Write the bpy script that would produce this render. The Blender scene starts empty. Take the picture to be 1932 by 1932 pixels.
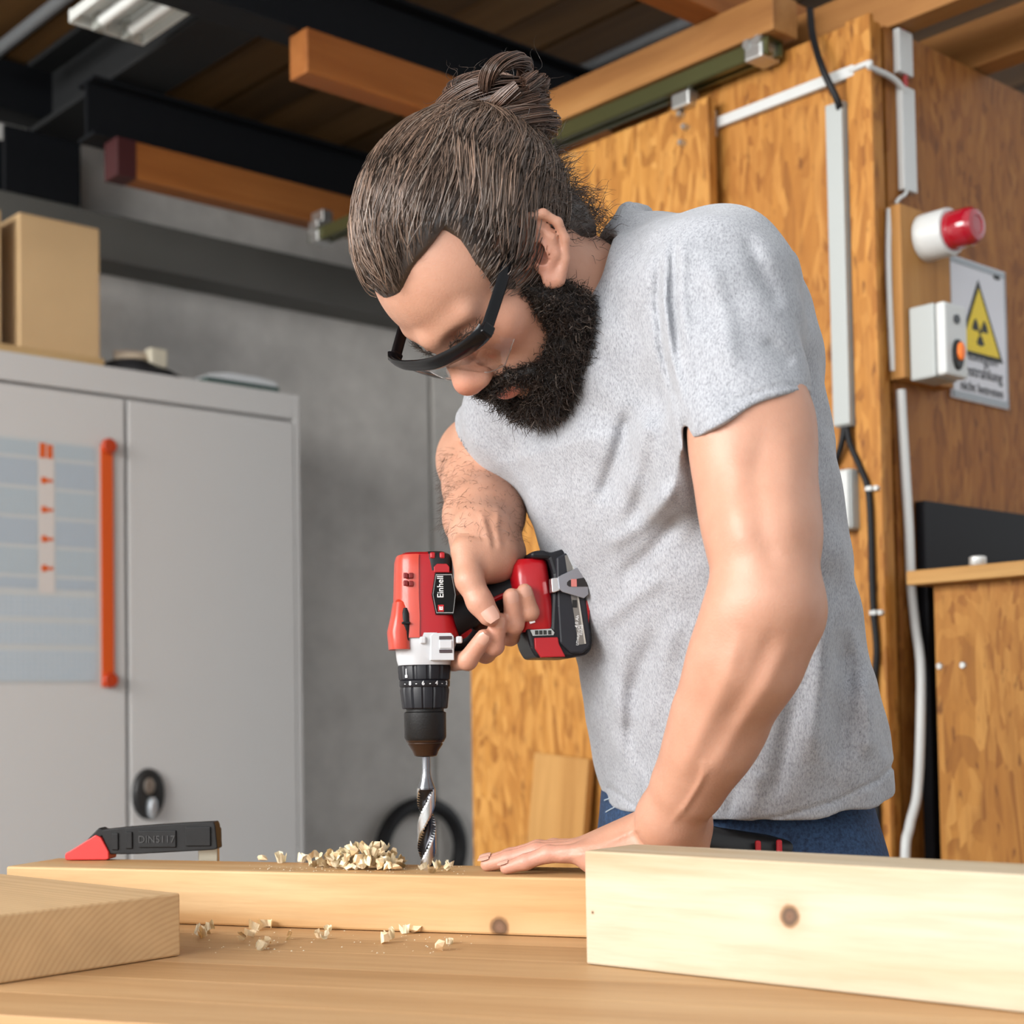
import bpy, bmesh, math, random
import numpy as np
from mathutils import Vector, Matrix

random.seed(7); rng = np.random.default_rng(7)
scene = bpy.context.scene
COL = scene.collection

# ------------------------------------------------------------------ camera
FPX, PPX, PPY = 2900.0, 966.0, 1225.0          # focal length and principal point in frame pixels
PITCH, ROLL = math.radians(2.33), 0.0165
CAMZ = 1.10
_r0, _u0, _f0 = Vector((1, 0, 0)), Vector((0, -math.sin(PITCH), math.cos(PITCH))), Vector((0, math.cos(PITCH), math.sin(PITCH)))
CR = _r0 * math.cos(ROLL) - _u0 * math.sin(ROLL)
CU = _u0 * math.cos(ROLL) + _r0 * math.sin(ROLL)
CF = _f0
CAMP = Vector((0, 0, CAMZ))
cam_data = bpy.data.cameras.new('camera')
cam = bpy.data.objects.new('camera', cam_data); COL.objects.link(cam)
m = Matrix((CR, CU, -CF)).transposed().to_4x4(); m.translation = CAMP
cam.matrix_world = m
cam_data.sensor_width = 36.0; cam_data.sensor_fit = 'HORIZONTAL'
cam_data.lens = FPX / 1932 * 36
cam_data.shift_y = (PPY - 966) / 1932
cam_data.clip_start = 0.05; cam_data.clip_end = 60
cam_data.dof.use_dof = True
cam_data.dof.focus_distance = 1.55
cam_data.dof.aperture_fstop = 5.4
scene.camera = cam

# ------------------------------------------------------------------ world, lights, exposure
world = bpy.data.worlds.new('daylight'); scene.world = world; world.use_nodes = True
wn = world.node_tree.nodes['Background']
wn.inputs[0].default_value = (0.93, 0.97, 1.0, 1); wn.inputs[1].default_value = 0.74
def area(name, loc, target, sx, sy, power, col=(1, 1, 1)):
    l = bpy.data.lights.new(name, 'AREA'); l.shape = 'RECTANGLE'; l.size = sx; l.size_y = sy; l.energy = power; l.color = col
    o = bpy.data.objects.new(name, l); COL.objects.link(o); o.location = loc
    o.rotation_euler = (Vector(target) - Vector(loc)).to_track_quat('-Z', 'Y').to_euler()
    return o
area('window_daylight', (-4.0, -1.2, 2.7), (0.1, 2.4, 1.3), 4.2, 2.2, 400, (1.0, 0.985, 0.96))
area('gate_daylight', (-1.6, -5.0, 2.4), (-0.5, 3.0, 1.4), 5.0, 2.8, 90, (1.0, 0.985, 0.97))
scene.view_settings.view_transform = 'Standard'
scene.view_settings.look = 'None'
scene.view_settings.exposure = 0.28
scene.view_settings.gamma = 1.0
scene.view_settings.use_curve_mapping = False
cy = scene.cycles
cy.max_bounces = 4; cy.diffuse_bounces = 3; cy.glossy_bounces = 2; cy.transmission_bounces = 4; cy.transparent_max_bounces = 6
cy.caustics_reflective = False; cy.caustics_refractive = False
cy.use_adaptive_sampling = True; cy.adaptive_threshold = 0.08; cy.adaptive_min_samples = 12

# ------------------------------------------------------------------ pixel <-> place helpers
def ray(px, py):
    return CR * ((px - PPX) / FPX) - CU * ((py - PPY) / FPX) + CF
def P(px, py, d):
    r = ray(px, py); return CAMP + r * (d / r.y)
def Pz(px, py, z):
    r = ray(px, py); return CAMP + r * ((z - CAMZ) / r.z)
RU = Vector((0.744, 0.668, 0)); RV = Vector((-0.668, 0.744, 0)); RZ = math.atan2(0.668, 0.744)
K0 = Vector((0.629, 2.6, 0))
def room(u, v, z): return K0 + RU * u + RV * v + Vector((0, 0, z))
def uvz(p):
    q = p - K0; return (q.dot(RU), q.dot(RV), p.z)
def Pv(px, py, v):                      # pixel to room coordinates on the plane v = const
    r = ray(px, py); t = (v - (CAMP - K0).dot(RV)) / r.dot(RV); return uvz(CAMP + r * t)
def Pu(px, py, u):
    r = ray(px, py); t = (u - (CAMP - K0).dot(RU)) / r.dot(RU); return uvz(CAMP + r * t)

# ------------------------------------------------------------------ materials
def newmat(name):
    mt = bpy.data.materials.new(name); mt.use_nodes = True
    return mt, mt.node_tree, mt.node_tree.nodes['Principled BSDF']
def mat(name, col, rough=0.5, metal=0.0, spec=0.5, coat=0.0, var=0.0, vscale=20, bump=0.0, bscale=80, sss=0.0, trans=0.0, ior=1.45):
    mt, nt, b = newmat(name)
    b.inputs['Base Color'].default_value = (*col, 1); b.inputs['Roughness'].default_value = rough
    b.inputs['Metallic'].default_value = metal; b.inputs['Specular IOR Level'].default_value = spec
    b.inputs['Coat Weight'].default_value = coat; b.inputs['Coat Roughness'].default_value = 0.1
    b.inputs['Transmission Weight'].default_value = trans; b.inputs['IOR'].default_value = ior
    tc = nt.nodes.new('ShaderNodeTexCoord')
    if var:
        n = nt.nodes.new('ShaderNodeTexNoise'); n.inputs['Scale'].default_value = vscale; n.inputs['Detail'].default_value = 4
        nt.links.new(tc.outputs['Object'], n.inputs['Vector'])
        r = nt.nodes.new('ShaderNodeValToRGB')
        r.color_ramp.elements[0].position = 0.3; r.color_ramp.elements[1].position = 0.7
        r.color_ramp.elements[0].color = (*[max(0, c * (1 - var)) for c in col], 1)
        r.color_ramp.elements[1].color = (*[min(1, c * (1 + var)) for c in col], 1)
        nt.links.new(n.outputs[0], r.inputs[0]); nt.links.new(r.outputs[0], b.inputs['Base Color'])
    if bump:
        n = nt.nodes.new('ShaderNodeTexNoise'); n.inputs['Scale'].default_value = bscale; n.inputs['Detail'].default_value = 3
        nt.links.new(tc.outputs['Object'], n.inputs['Vector'])
        bp = nt.nodes.new('ShaderNodeBump'); bp.inputs['Strength'].default_value = bump; bp.inputs['Distance'].default_value = 0.002
        nt.links.new(n.outputs[0], bp.inputs['Height']); nt.links.new(bp.outputs[0], b.inputs['Normal'])
    return mt
def ramp(nt, fac, stops):
    r = nt.nodes.new('ShaderNodeValToRGB'); e = r.color_ramp.elements
    while len(e) < len(stops): e.new(0.5)
    for i, (p, c) in enumerate(stops):
        e[i].position = p; e[i].color = (*c, 1)
    nt.links.new(fac, r.inputs[0]); return r.outputs[0]
def mapping(nt, scale, rot=(0, 0, 0), loc=(0, 0, 0)):
    tc = nt.nodes.new('ShaderNodeTexCoord'); mp = nt.nodes.new('ShaderNodeMapping')
    mp.inputs['Scale'].default_value = scale; mp.inputs['Rotation'].default_value = rot; mp.inputs['Location'].default_value = loc
    nt.links.new(tc.outputs['Object'], mp.inputs[0]); return mp.outputs[0]
def noise(nt, vec, scale, detail=4, rough=0.55, dist=0.0):
    n = nt.nodes.new('ShaderNodeTexNoise'); n.inputs['Scale'].default_value = scale; n.inputs['Detail'].default_value = detail
    n.inputs['Roughness'].default_value = rough; n.inputs['Distortion'].default_value = dist
    nt.links.new(vec, n.inputs['Vector']); return n.outputs[0]
def mix(nt, fac, a, b, mode='MIX'):
    mx = nt.nodes.new('ShaderNodeMix'); mx.data_type = 'RGBA'; mx.blend_type = mode
    for sock, val in ((0, fac), (6, a), (7, b)):
        if hasattr(val, 'is_output') or hasattr(val, 'links'): nt.links.new(val, mx.inputs[sock])
        elif sock == 0: mx.inputs[0].default_value = val
        else: mx.inputs[sock].default_value = (*val, 1)
    return mx.outputs[2]
def wood(name, dark, mid, light, along='x', freq=14, rough=0.6, streak=1.0, knots=(), loc=(0, 0, 0), bump=0.15):
    """Board with the grain running along one object axis; knots = [(x, y, z, radius)] in object space."""
    mt, nt, b = newmat(name)
    st = {'x': (0.07, 1, 1), 'y': (1, 0.07, 1), 'z': (1, 1, 0.07)}[along]
    v = mapping(nt, st, loc=loc)
    big = noise(nt, v, freq, 3, 0.5, 0.6)
    fine = noise(nt, v, freq * 9, 3, 0.6)
    c = ramp(nt, big, [(0.30, dark), (0.47, mid), (0.62, light), (0.8, mid)])
    c2 = ramp(nt, fine, [(0.35, (0.86 , 0.84, 0.80)), (0.6, (1, 1, 1))])
    c = mix(nt, 0.75 * streak, c, c2, 'MULTIPLY')
    for (kx, ky, kz, kr) in knots:
        tc = nt.nodes.new('ShaderNodeTexCoord')
        sub = nt.nodes.new('ShaderNodeVectorMath'); sub.operation = 'SUBTRACT'; sub.inputs[1].default_value = (kx, ky, kz)
        nt.links.new(tc.outputs['Object'], sub.inputs[0])
        nv = nt.nodes.new('ShaderNodeTexNoise'); nv.inputs['Scale'].default_value = 60
        nt.links.new(tc.outputs['Object'], nv.inputs['Vector'])
        ln = nt.nodes.new('ShaderNodeVectorMath'); ln.operation = 'LENGTH'; nt.links.new(sub.outputs[0], ln.inputs[0])
        ad = nt.nodes.new('ShaderNodeMath'); ad.operation = 'MULTIPLY_ADD'; ad.inputs[1].default_value = kr * 0.6
        nt.links.new(nv.outputs[0], ad.inputs[0]); nt.links.new(ln.outputs['Value'], ad.inputs[2])
        dv = nt.nodes.new('ShaderNodeMath'); dv.operation = 'DIVIDE'; dv.inputs[1].default_value = kr * 4.2
        nt.links.new(ad.outputs[0], dv.inputs[0])
        f = ramp(nt, dv.outputs[0], [(0.10, (1, 1, 1)), (0.30, (0.85, 0.85, 0.85)), (0.36, (0.25, 0.25, 0.25)), (0.62, (0.12, 0.12, 0.12)), (0.9, (0, 0, 0))])
        kc = ramp(nt, dv.outputs[0], [(0.14, (0.17, 0.09, 0.055)), (0.24, (0.07, 0.03, 0.015)), (0.36, (0.42, 0.22, 0.09)), (0.7, tuple(x * 0.8 for x in mid))])
        c = mix(nt, f, c, kc)
    nt.links.new(c, b.inputs['Base Color'])
    b.inputs['Roughness'].default_value = rough; b.inputs['Specular IOR Level'].default_value = 0.25
    bp = nt.nodes.new('ShaderNodeBump'); bp.inputs['Strength'].default_value = bump; bp.inputs['Distance'].default_value = 0.001
    nt.links.new(fine, bp.inputs['Height']); nt.links.new(bp.outputs[0], b.inputs['Normal'])
    return mt
def osb(name, tint=(1, 1, 1), along='z', loc=(0, 0, 0)):
    mt, nt, b = newmat(name)
    def flakes(scale, sc, rot, lc):
        v = mapping(nt, sc, rot, lc)
        ns = nt.nodes.new('ShaderNodeTexNoise'); ns.inputs['Scale'].default_value = 5; nt.links.new(v, ns.inputs['Vector'])
        av = nt.nodes.new('ShaderNodeVectorMath'); av.operation = 'MULTIPLY_ADD'; av.inputs[1].default_value = (0.25,) * 3
        nt.links.new(ns.outputs['Color'], av.inputs[0]); nt.links.new(v, av.inputs[2])
        vo = nt.nodes.new('ShaderNodeTexVoronoi'); vo.inputs['Scale'].default_value = scale
        nt.links.new(av.outputs[0], vo.inputs['Vector'])
        sp = nt.nodes.new('ShaderNodeSeparateColor'); nt.links.new(vo.outputs['Color'], sp.inputs[0])
        return sp.outputs[0], vo.outputs['Distance']
    st = {'z': (1, 1, 0.28), 'y': (1, 0.28, 1), 'x': (0.28, 1, 1)}[along]
    f1, d1 = flakes(66, st, (0.12, 0.12, 0), loc)
    f2, d2 = flakes(92, st, (0.7, -0.6, 0.3), tuple(x + 3.1 for x in loc))
    fib = noise(nt, mapping(nt, tuple(s * (0.4 if s < 1 else 1) for s in st), loc=loc), 90, 3)
    T = lambda c: tuple(a * t for a, t in zip(c, tint))
    c1 = ramp(nt, f1, [(0.0, T((0.36, 0.16, 0.033))), (0.3, T((0.48, 0.23, 0.052))), (0.6, T((0.56, 0.285, 0.070))), (1.0, T((0.66, 0.37, 0.115)))])
    c2 = ramp(nt, f2, [(0.0, T((0.33, 0.14, 0.028))), (0.25, T((0.47, 0.22, 0.05))), (1.0, T((0.61, 0.33, 0.095)))])
    sel = noise(nt, mapping(nt, st, loc=loc), 14, 2)
    c = mix(nt, ramp(nt, sel, [(0.45, (0, 0, 0)), (0.55, (1, 1, 1))]), c1, c2)
    c = mix(nt, 0.45, c, ramp(nt, fib, [(0.3, (0.7, 0.64, 0.55)), (0.6, (1, 1, 1))]), 'MULTIPLY')
    spk = noise(nt, mapping(nt, st, loc=loc), 70, 2)
    c = mix(nt, ramp(nt, spk, [(0.63, (0, 0, 0)), (0.72, (0.75, 0.75, 0.75))]), c, T((0.16, 0.06, 0.012)))
    nt.links.new(c, b.inputs['Base Color'])
    b.inputs['Roughness'].default_value = 0.55; b.inputs['Specular IOR Level'].default_value = 0.3
    bp = nt.nodes.new('ShaderNodeBump'); bp.inputs['Strength'].default_value = 0.3; bp.inputs['Distance'].default_value = 0.002
    nt.links.new(f1, bp.inputs['Height']); nt.links.new(bp.outputs[0], b.inputs['Normal'])
    return mt
def attrmat(name, rough=0.5, spec=0.5, sss=0.0, attr='col', bump=None, sheen=0.0, coat=0.0):
    mt, nt, b = newmat(name)
    at = nt.nodes.new('ShaderNodeAttribute'); at.attribute_name = attr
    c = at.outputs['Color']
    if bump:
        n = noise(nt, mapping(nt, (1, 1, 1)), bump[0], 3)
        bp = nt.nodes.new('ShaderNodeBump'); bp.inputs['Strength'].default_value = bump[1]; bp.inputs['Distance'].default_value = 0.001
        nt.links.new(n, bp.inputs['Height']); nt.links.new(bp.outputs[0], b.inputs['Normal'])
        n2 = noise(nt, mapping(nt, (1, 1, 1)), 45, 5, 0.65)
        c = mix(nt, 0.35, c, ramp(nt, n2, [(0.3, (0.82, 0.72, 0.68)), (0.65, (1.0, 1.0, 1.0))]), 'MULTIPLY')
    nt.links.new(c, b.inputs['Base Color'])
    b.inputs['Roughness'].default_value = rough; b.inputs['Specular IOR Level'].default_value = spec
    if sss:
        b.inputs['Subsurface Weight'].default_value = sss; b.inputs['Subsurface Radius'].default_value = (1.0, 0.35, 0.2); b.inputs['Subsurface Scale'].default_value = 0.006
    return mt

# ------------------------------------------------------------------ object helpers
def tag(o, label=None, cat=None, group=None, kind=None):
    if label: o['label'] = label
    if cat: o['category'] = cat
    if group: o['group'] = group
    if kind: o['kind'] = kind
    return o
def empty(name, loc, rz=0.0, label=None, cat=None, group=None):
    o = bpy.data.objects.new(name, None); COL.objects.link(o); o.location = loc; o.rotation_euler = (0, 0, rz)
    o.empty_display_size = 0.05
    return tag(o, label, cat, group)
def link(name, me, material=None, parent=None, loc=(0, 0, 0), rz=0.0, smooth=False, rot=None):
    o = bpy.data.objects.new(name, me); COL.objects.link(o)
    if material is not None and not me.materials:
        for mm in (material if isinstance(material, (list, tuple)) else [material]): me.materials.append(mm)
    o.location = loc; o.rotation_euler = rot if rot else (0, 0, rz)
    if parent: o.parent = parent
    if smooth:
        me.polygons.foreach_set('use_smooth', [True] * len(me.polygons))
    return o
def bm_mesh(bm, name='mesh'):
    me = bpy.data.meshes.new(name); bm.normal_update(); bm.to_mesh(me); bm.free(); return me
def bx(bm, c, s, bevel=0.0, rot=None, seg=2):
    """Box at centre c of size s added to bm (bevelled edges), optional rotation matrix."""
    r = bmesh.ops.create_cube(bm, size=1.0)
    vs = r['verts']
    for v in vs: v.co = Vector((v.co.x * s[0], v.co.y * s[1], v.co.z * s[2]))
    if bevel:
        ed = list({e for v in vs for e in v.link_edges})
        rb = bmesh.ops.bevel(bm, geom=ed, offset=bevel, segments=seg, affect='EDGES', profile=0.5)
        vs = list({v for f in rb['faces'] for v in f.verts} | {v for v in vs if v.is_valid})
    for v in vs:
        if rot is not None: v.co = rot @ v.co
        v.co += Vector(c)
    return vs
def box(name, c, s, material, parent=None, bevel=0.002, loc=(0, 0, 0), rz=0.0, rot=None, seg=2):
    orot = rot if isinstance(rot, tuple) else None
    bm = bmesh.new(); bx(bm, c, s, bevel, None if orot else rot, seg); return link(name, bm_mesh(bm, name), material, parent, loc, rz, rot=orot)
def cyl(bm, a, b, ra, rb=None, n=20, caps=True):
    a, b = Vector(a), Vector(b); rb = ra if rb is None else rb
    q = (b - a).normalized().to_track_quat('Z', 'Y').to_matrix()
    r1 = [bm.verts.new(a + q @ Vector((ra * math.cos(t), ra * math.sin(t), 0))) for t in [2 * math.pi * i / n for i in range(n)]]
    r2 = [bm.verts.new(b + q @ Vector((rb * math.cos(t), rb * math.sin(t), 0))) for t in [2 * math.pi * i / n for i in range(n)]]
    for i in range(n): bm.faces.new((r1[i], r1[(i + 1) % n], r2[(i + 1) % n], r2[i]))
    if caps: bm.faces.new(r1[::-1]); bm.faces.new(r2)
def cylobj(name, a, b, r, material, parent=None, rb=None, n=20, loc=(0, 0, 0), rz=0.0):
    bm = bmesh.new(); cyl(bm, a, b, r, rb, n); me = bm_mesh(bm, name); o = link(name, me, material, parent, loc, rz); shade_auto(o); return o
def shade_auto(o, ang=40):
    me = o.data; me.polygons.foreach_set('use_smooth', [True] * len(me.polygons))
    me.set_sharp_from_angle(angle=math.radians(ang)); return o
def lathe_mesh(prof, n=40, axis=Vector((0, 0, 1))):
    """prof = [(r, z)] bottom to top, closed to a cap at both ends."""
    bm = bmesh.new(); rings = []
    for r, z in prof:
        rings.append([bm.verts.new((r * math.cos(2 * math.pi * i / n), r * math.sin(2 * math.pi * i / n), z)) for i in range(n)])
    for a, b in zip(rings[:-1], rings[1:]):
        for i in range(n): bm.faces.new((a[i], a[(i + 1) % n], b[(i + 1) % n], b[i]))
    bm.faces.new(rings[0][::-1]); bm.faces.new(rings[-1]); return bm_mesh(bm)
def tube_mesh(pts, r, n=8, rs=None, flat=None, up=Vector((0, 0, 1))):
    """Tube along pts; r radius (or rs list); flat = (a, b) radius factors."""
    bm = bmesh.new(); rings = []; pts = [Vector(p) for p in pts]
    for i, p in enumerate(pts):
        t = (pts[min(i + 1, len(pts) - 1)] - pts[max(i - 1, 0)]).normalized()
        if i == 0:
            s = t.cross(up)
            if s.length < 0.2: s = t.cross(Vector((1, 0, 0)))
        else: s = s - t * s.dot(t)
        s.normalize(); w = s.cross(t)
        rr = rs[i] if rs else r; fa, fb = flat if flat else (1, 1)
        rings.append([bm.verts.new(p + s * (rr * fa * math.cos(a)) + w * (rr * fb * math.sin(a))) for a in [2 * math.pi * k / n for k in range(n)]])
    for a, b in zip(rings[:-1], rings[1:]):
        for i in range(n): bm.faces.new((a[i], a[(i + 1) % n], b[(i + 1) % n], b[i]))
    bm.faces.new(rings[0][::-1]); bm.faces.new(rings[-1])
    bmesh.ops.recalc_face_normals(bm, faces=bm.faces[:]); return bm_mesh(bm)
def catmull(pts, n=8):
    pts = [Vector(p) for p in pts]; out = []
    q = [pts[0] * 2 - pts[1]] + pts + [pts[-1] * 2 - pts[-2]]
    for i in range(1, len(q) - 2):
        p0, p1, p2, p3 = q[i - 1:i + 3]
        for k in range(n):
            t = k / n
            out.append(0.5 * ((2 * p1) + (p2 - p0) * t + (2 * p0 - 5 * p1 + 4 * p2 - p3) * t * t + (3 * p1 - p0 - 3 * p2 + p3) * t ** 3))
    out.append(pts[-1]); return out
def tube(name, pts, r, material, parent=None, n=10, loc=(0, 0, 0), rz=0.0, **kw):
    o = link(name, tube_mesh(pts, r, n, **kw), material, parent, loc, rz); shade_auto(o, 50); return o
def prism(name, poly, h0, h1, material, parent=None, axis='y', bevel=0.0, loc=(0, 0, 0), rz=0.0, rot=None):
    """Polygon (x, z) extruded along y from h0 to h1 (axis 'y'), or (x, y) along z (axis 'z')."""
    bm = bmesh.new()
    f = (lambda p, h: (p[0], h, p[1])) if axis == 'y' else (lambda p, h: (p[0], p[1], h))
    a = [bm.verts.new(f(p, h0)) for p in poly]; b = [bm.verts.new(f(p, h1)) for p in poly]; n = len(poly)
    bm.faces.new(a); bm.faces.new(b[::-1])
    for i in range(n): bm.faces.new((a[i], b[i], b[(i + 1) % n], a[(i + 1) % n]))
    bmesh.ops.recalc_face_normals(bm, faces=bm.faces[:])
    if bevel: bmesh.ops.bevel(bm, geom=bm.edges[:], offset=bevel, segments=2, affect='EDGES', profile=0.5)
    return link(name, bm_mesh(bm, name), material, parent, loc, rz, rot=rot)
def text_mesh(s, size, depth=0.0004, bold=0.0):
    cu = bpy.data.curves.new('t', 'FONT'); cu.body = s; cu.size = size; cu.extrude = depth; cu.offset = bold; cu.align_x = 'CENTER'; cu.align_y = 'CENTER'
    cu.resolution_u = 3
    o = bpy.data.objects.new('t', cu); COL.objects.link(o)
    dg = bpy.context.evaluated_depsgraph_get(); me = bpy.data.meshes.new_from_object(o.evaluated_get(dg)); 
    bpy.data.objects.remove(o); bpy.data.curves.remove(cu); return me
def np_mesh(name, V, F):
    me = bpy.data.meshes.new(name); V = np.asarray(V, dtype=np.float32); F = np.asarray(F, dtype=np.int32)
    k = F.shape[1]
    me.vertices.add(len(V)); me.vertices.foreach_set('co', V.ravel())
    me.loops.add(F.size); me.loops.foreach_set('vertex_index', F.ravel())
    me.polygons.add(len(F)); me.polygons.foreach_set('loop_start', np.arange(0, F.size, k, dtype=np.int32))
    me.update(calc_edges=True); me.polygons.foreach_set('use_smooth', np.ones(len(F), dtype=bool)); me.validate()
    return me
def set_col(me, C, name='col'):
    a = me.color_attributes.new(name, 'FLOAT_COLOR', 'POINT')
    C = np.asarray(C, dtype=np.float32)
    if C.shape[1] == 3: C = np.hstack([C, np.ones((len(C), 1), np.float32)])
    a.data.foreach_set('color', C.ravel())

# ------------------------------------------------------------------ smooth-blended solids (distance fields meshed with surface nets)
def A3(v): return np.array([v[0], v[1], v[2]], dtype=np.float64)
def smin(a, b, k):
    if k <= 0: return np.minimum(a, b)
    h = np.maximum(k - np.abs(a - b), 0) / k
    return np.minimum(a, b) - h * h * k * 0.25
def smax(a, b, k): return -smin(-a, -b, k)
class Solid:
    def __init__(s): s.ops = []
    def add(s, f, c, r, k=0.01, op='+'): s.ops.append((f, A3(c), r, k, op)); return s
    def cone(s, a, b, ra, rb, k=0.01, op='+', flat=None):
        a, b = A3(a), A3(b); ba = b - a; L2 = max(ba @ ba, 1e-12)
        if flat is not None: ax, fac = A3(flat[0]) / np.linalg.norm(A3(flat[0])), flat[1]
        def f(p):
            q = p - a
            t = np.clip(q @ ba / L2, 0, 1)
            w = q - t[:, None] * ba
            if flat is not None: w = w + ((1 / fac - 1) * (w @ ax))[:, None] * ax
            return np.linalg.norm(w, axis=1) - (ra + (rb - ra) * t)
        return s.add(f, (a + b) / 2, math.sqrt(L2) / 2 + max(ra, rb), k, op)
    def chain(s, pts, rs, k=0.01, flat=None):
        for i in range(len(pts) - 1): s.cone(pts[i], pts[i + 1], rs[i], rs[i + 1], k, flat=flat)
        return s
    def ell(s, c, r, M=None, k=0.01, op='+'):
        c = A3(c); r = np.array(r); M = np.eye(3) if M is None else np.array(M)   # columns = axes
        def f(p):
            q = (p - c) @ M
            k0 = np.linalg.norm(q / r, axis=1); k1 = np.linalg.norm(q / (r * r), axis=1)
            return k0 * (k0 - 1) / np.maximum(k1, 1e-6)
        return s.add(f, c, r.max(), k, op)
    def field(s, p, c=None, rad=0.0):
        d = np.full(len(p), 0.2)
        for f, pc, pr, k, op in s.ops:
            if c is not None and np.linalg.norm(pc - c) > pr + rad + k + 0.02: continue
            e = f(p)
            if op == '+': d = smin(d, e, k)
            elif op == '-': d = smax(d, -e, k)
            elif op == '&': d = smax(d, e, k)
        return d
def surface_nets(field, lo, hi, h, B=8):
    lo = np.array(lo); hi = np.array(hi); bs = h * B
    nb = np.ceil((hi - lo) / bs).astype(int)
    I = np.stack(np.meshgrid(*[np.arange(n) for n in nb], indexing='ij'), -1).reshape(-1, 3)
    cen = lo + (I + 0.5) * bs
    # coarse activity test in super blocks
    act = np.zeros(len(I), bool); S = 4
    sid = (I // S) @ np.array([1, 1000, 1000000]); order = np.argsort(sid, kind='stable'); ss = sid[order]
    cuts = np.flatnonzero(np.diff(ss)) + 1; groups = np.split(order, cuts)
    for g in groups:
        gc = (cen[g].min(0) + cen[g].max(0)) / 2; gr = np.linalg.norm(cen[g].max(0) - cen[g].min(0)) / 2 + bs
        act[g] = np.abs(field(cen[g], gc, gr)) < bs * 0.866 * 1.7
    NX = np.array([4000, 4000, 4000])
    key = lambda c: (c[..., 0] * 4000 + c[..., 1]) * 4000 + c[..., 2]
    off = np.stack(np.meshgrid(*[np.arange(B + 1)] * 3, indexing='ij'), -1).reshape(-1, 3)
    vk, vp, ek = [], [], [[], [], []]
    cor = np.array([[i, j, k] for i in (0, 1) for j in (0, 1) for k in (0, 1)])
    edges = [(a, b) for a in range(8) for b in range(a + 1, 8) if np.abs(cor[a] - cor[b]).sum() == 1]
    for g in groups:
        g = g[act[g]]
        if len(g) == 0: continue
        base = I[g] * B
        pts = lo + (base[:, None, :] + off[None]) * h
        gc = (pts.reshape(-1, 3).min(0) + pts.reshape(-1, 3).max(0)) / 2; gr = np.linalg.norm(pts.reshape(-1, 3).max(0) - gc)
        d = field(pts.reshape(-1, 3), gc, gr).reshape(len(g), B + 1, B + 1, B + 1)
        d = np.where(d == 0, 1e-9, d)
        neg = d < 0
        cs = np.stack([neg[:, a:a + B, b:b + B, c:c + B] for a, b, c in cor], -1)
        mixd = cs.any(-1) & ~cs.all(-1)
        w = np.argwhere(mixd)
        if len(w):
            cv = np.stack([d[w[:, 0], w[:, 1] + a, w[:, 2] + b, w[:, 3] + c] for a, b, c in cor], -1)
            acc = np.zeros((len(w), 3)); cnt = np.zeros(len(w))
            for a, b in edges:
                va, vb = cv[:, a], cv[:, b]; x = (va < 0) != (vb < 0)
                t = np.where(x, va / np.where(x, va - vb, 1), 0)
                acc += np.where(x[:, None], cor[a] + t[:, None] * (cor[b] - cor[a]), 0); cnt += x
            cell = base[w[:, 0]] + w[:, 1:]
            vk.append(key(cell + 1)); vp.append(lo + (cell + acc / cnt[:, None]) * h)
        for ax in range(3):
            o = [0, 0, 0]; o[ax] = 1
            a_ = neg[:, :B, :B, :B]; b_ = neg[:, o[0]:o[0] + B, o[1]:o[1] + B, o[2]:o[2] + B]
            e = np.argwhere(a_ != b_)
            if len(e):
                ek[ax].append(np.hstack([base[e[:, 0]] + e[:, 1:], a_[e[:, 0], e[:, 1], e[:, 2], e[:, 3]][:, None]]))
    vk = np.concatenate(vk); vp = np.concatenate(vp)
    vk, ui = np.unique(vk, return_index=True); vp = vp[ui]
    quads = []
    for ax in range(3):
        if not ek[ax]: continue
        e = np.concatenate(ek[ax]); p = e[:, :3]; fl = e[:, 3].astype(bool)
        b, c = (ax + 1) % 3, (ax + 2) % 3
        eb = np.zeros(3, int); eb[b] = 1; ec = np.zeros(3, int); ec[c] = 1
        ks = [key(p + 1), key(p - eb + 1), key(p - eb - ec + 1), key(p - ec + 1)]
        idx = [np.minimum(np.searchsorted(vk, q), len(vk) - 1) for q in ks]
        ok = np.all([vk[i] == q for i, q in zip(idx, ks)], axis=0)
        q = np.stack(idx, 1); q[~fl] = q[~fl][:, ::-1]
        quads.append(q[ok])
    return vp, np.concatenate(quads)
def relax(V, F, it=1, lam=0.5):
    n = len(V); 
    for _ in range(it):
        acc = np.zeros_like(V); cnt = np.zeros(n)
        for a in range(4):
            for b in (a - 1, (a + 1) % 4):
                for ax in range(3): acc[:, ax] += np.bincount(F[:, a], V[F[:, b], ax], n)
                cnt += np.bincount(F[:, a], minlength=n)
        V = V + lam * (acc / np.maximum(cnt, 1)[:, None] - V)
    return V
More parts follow.
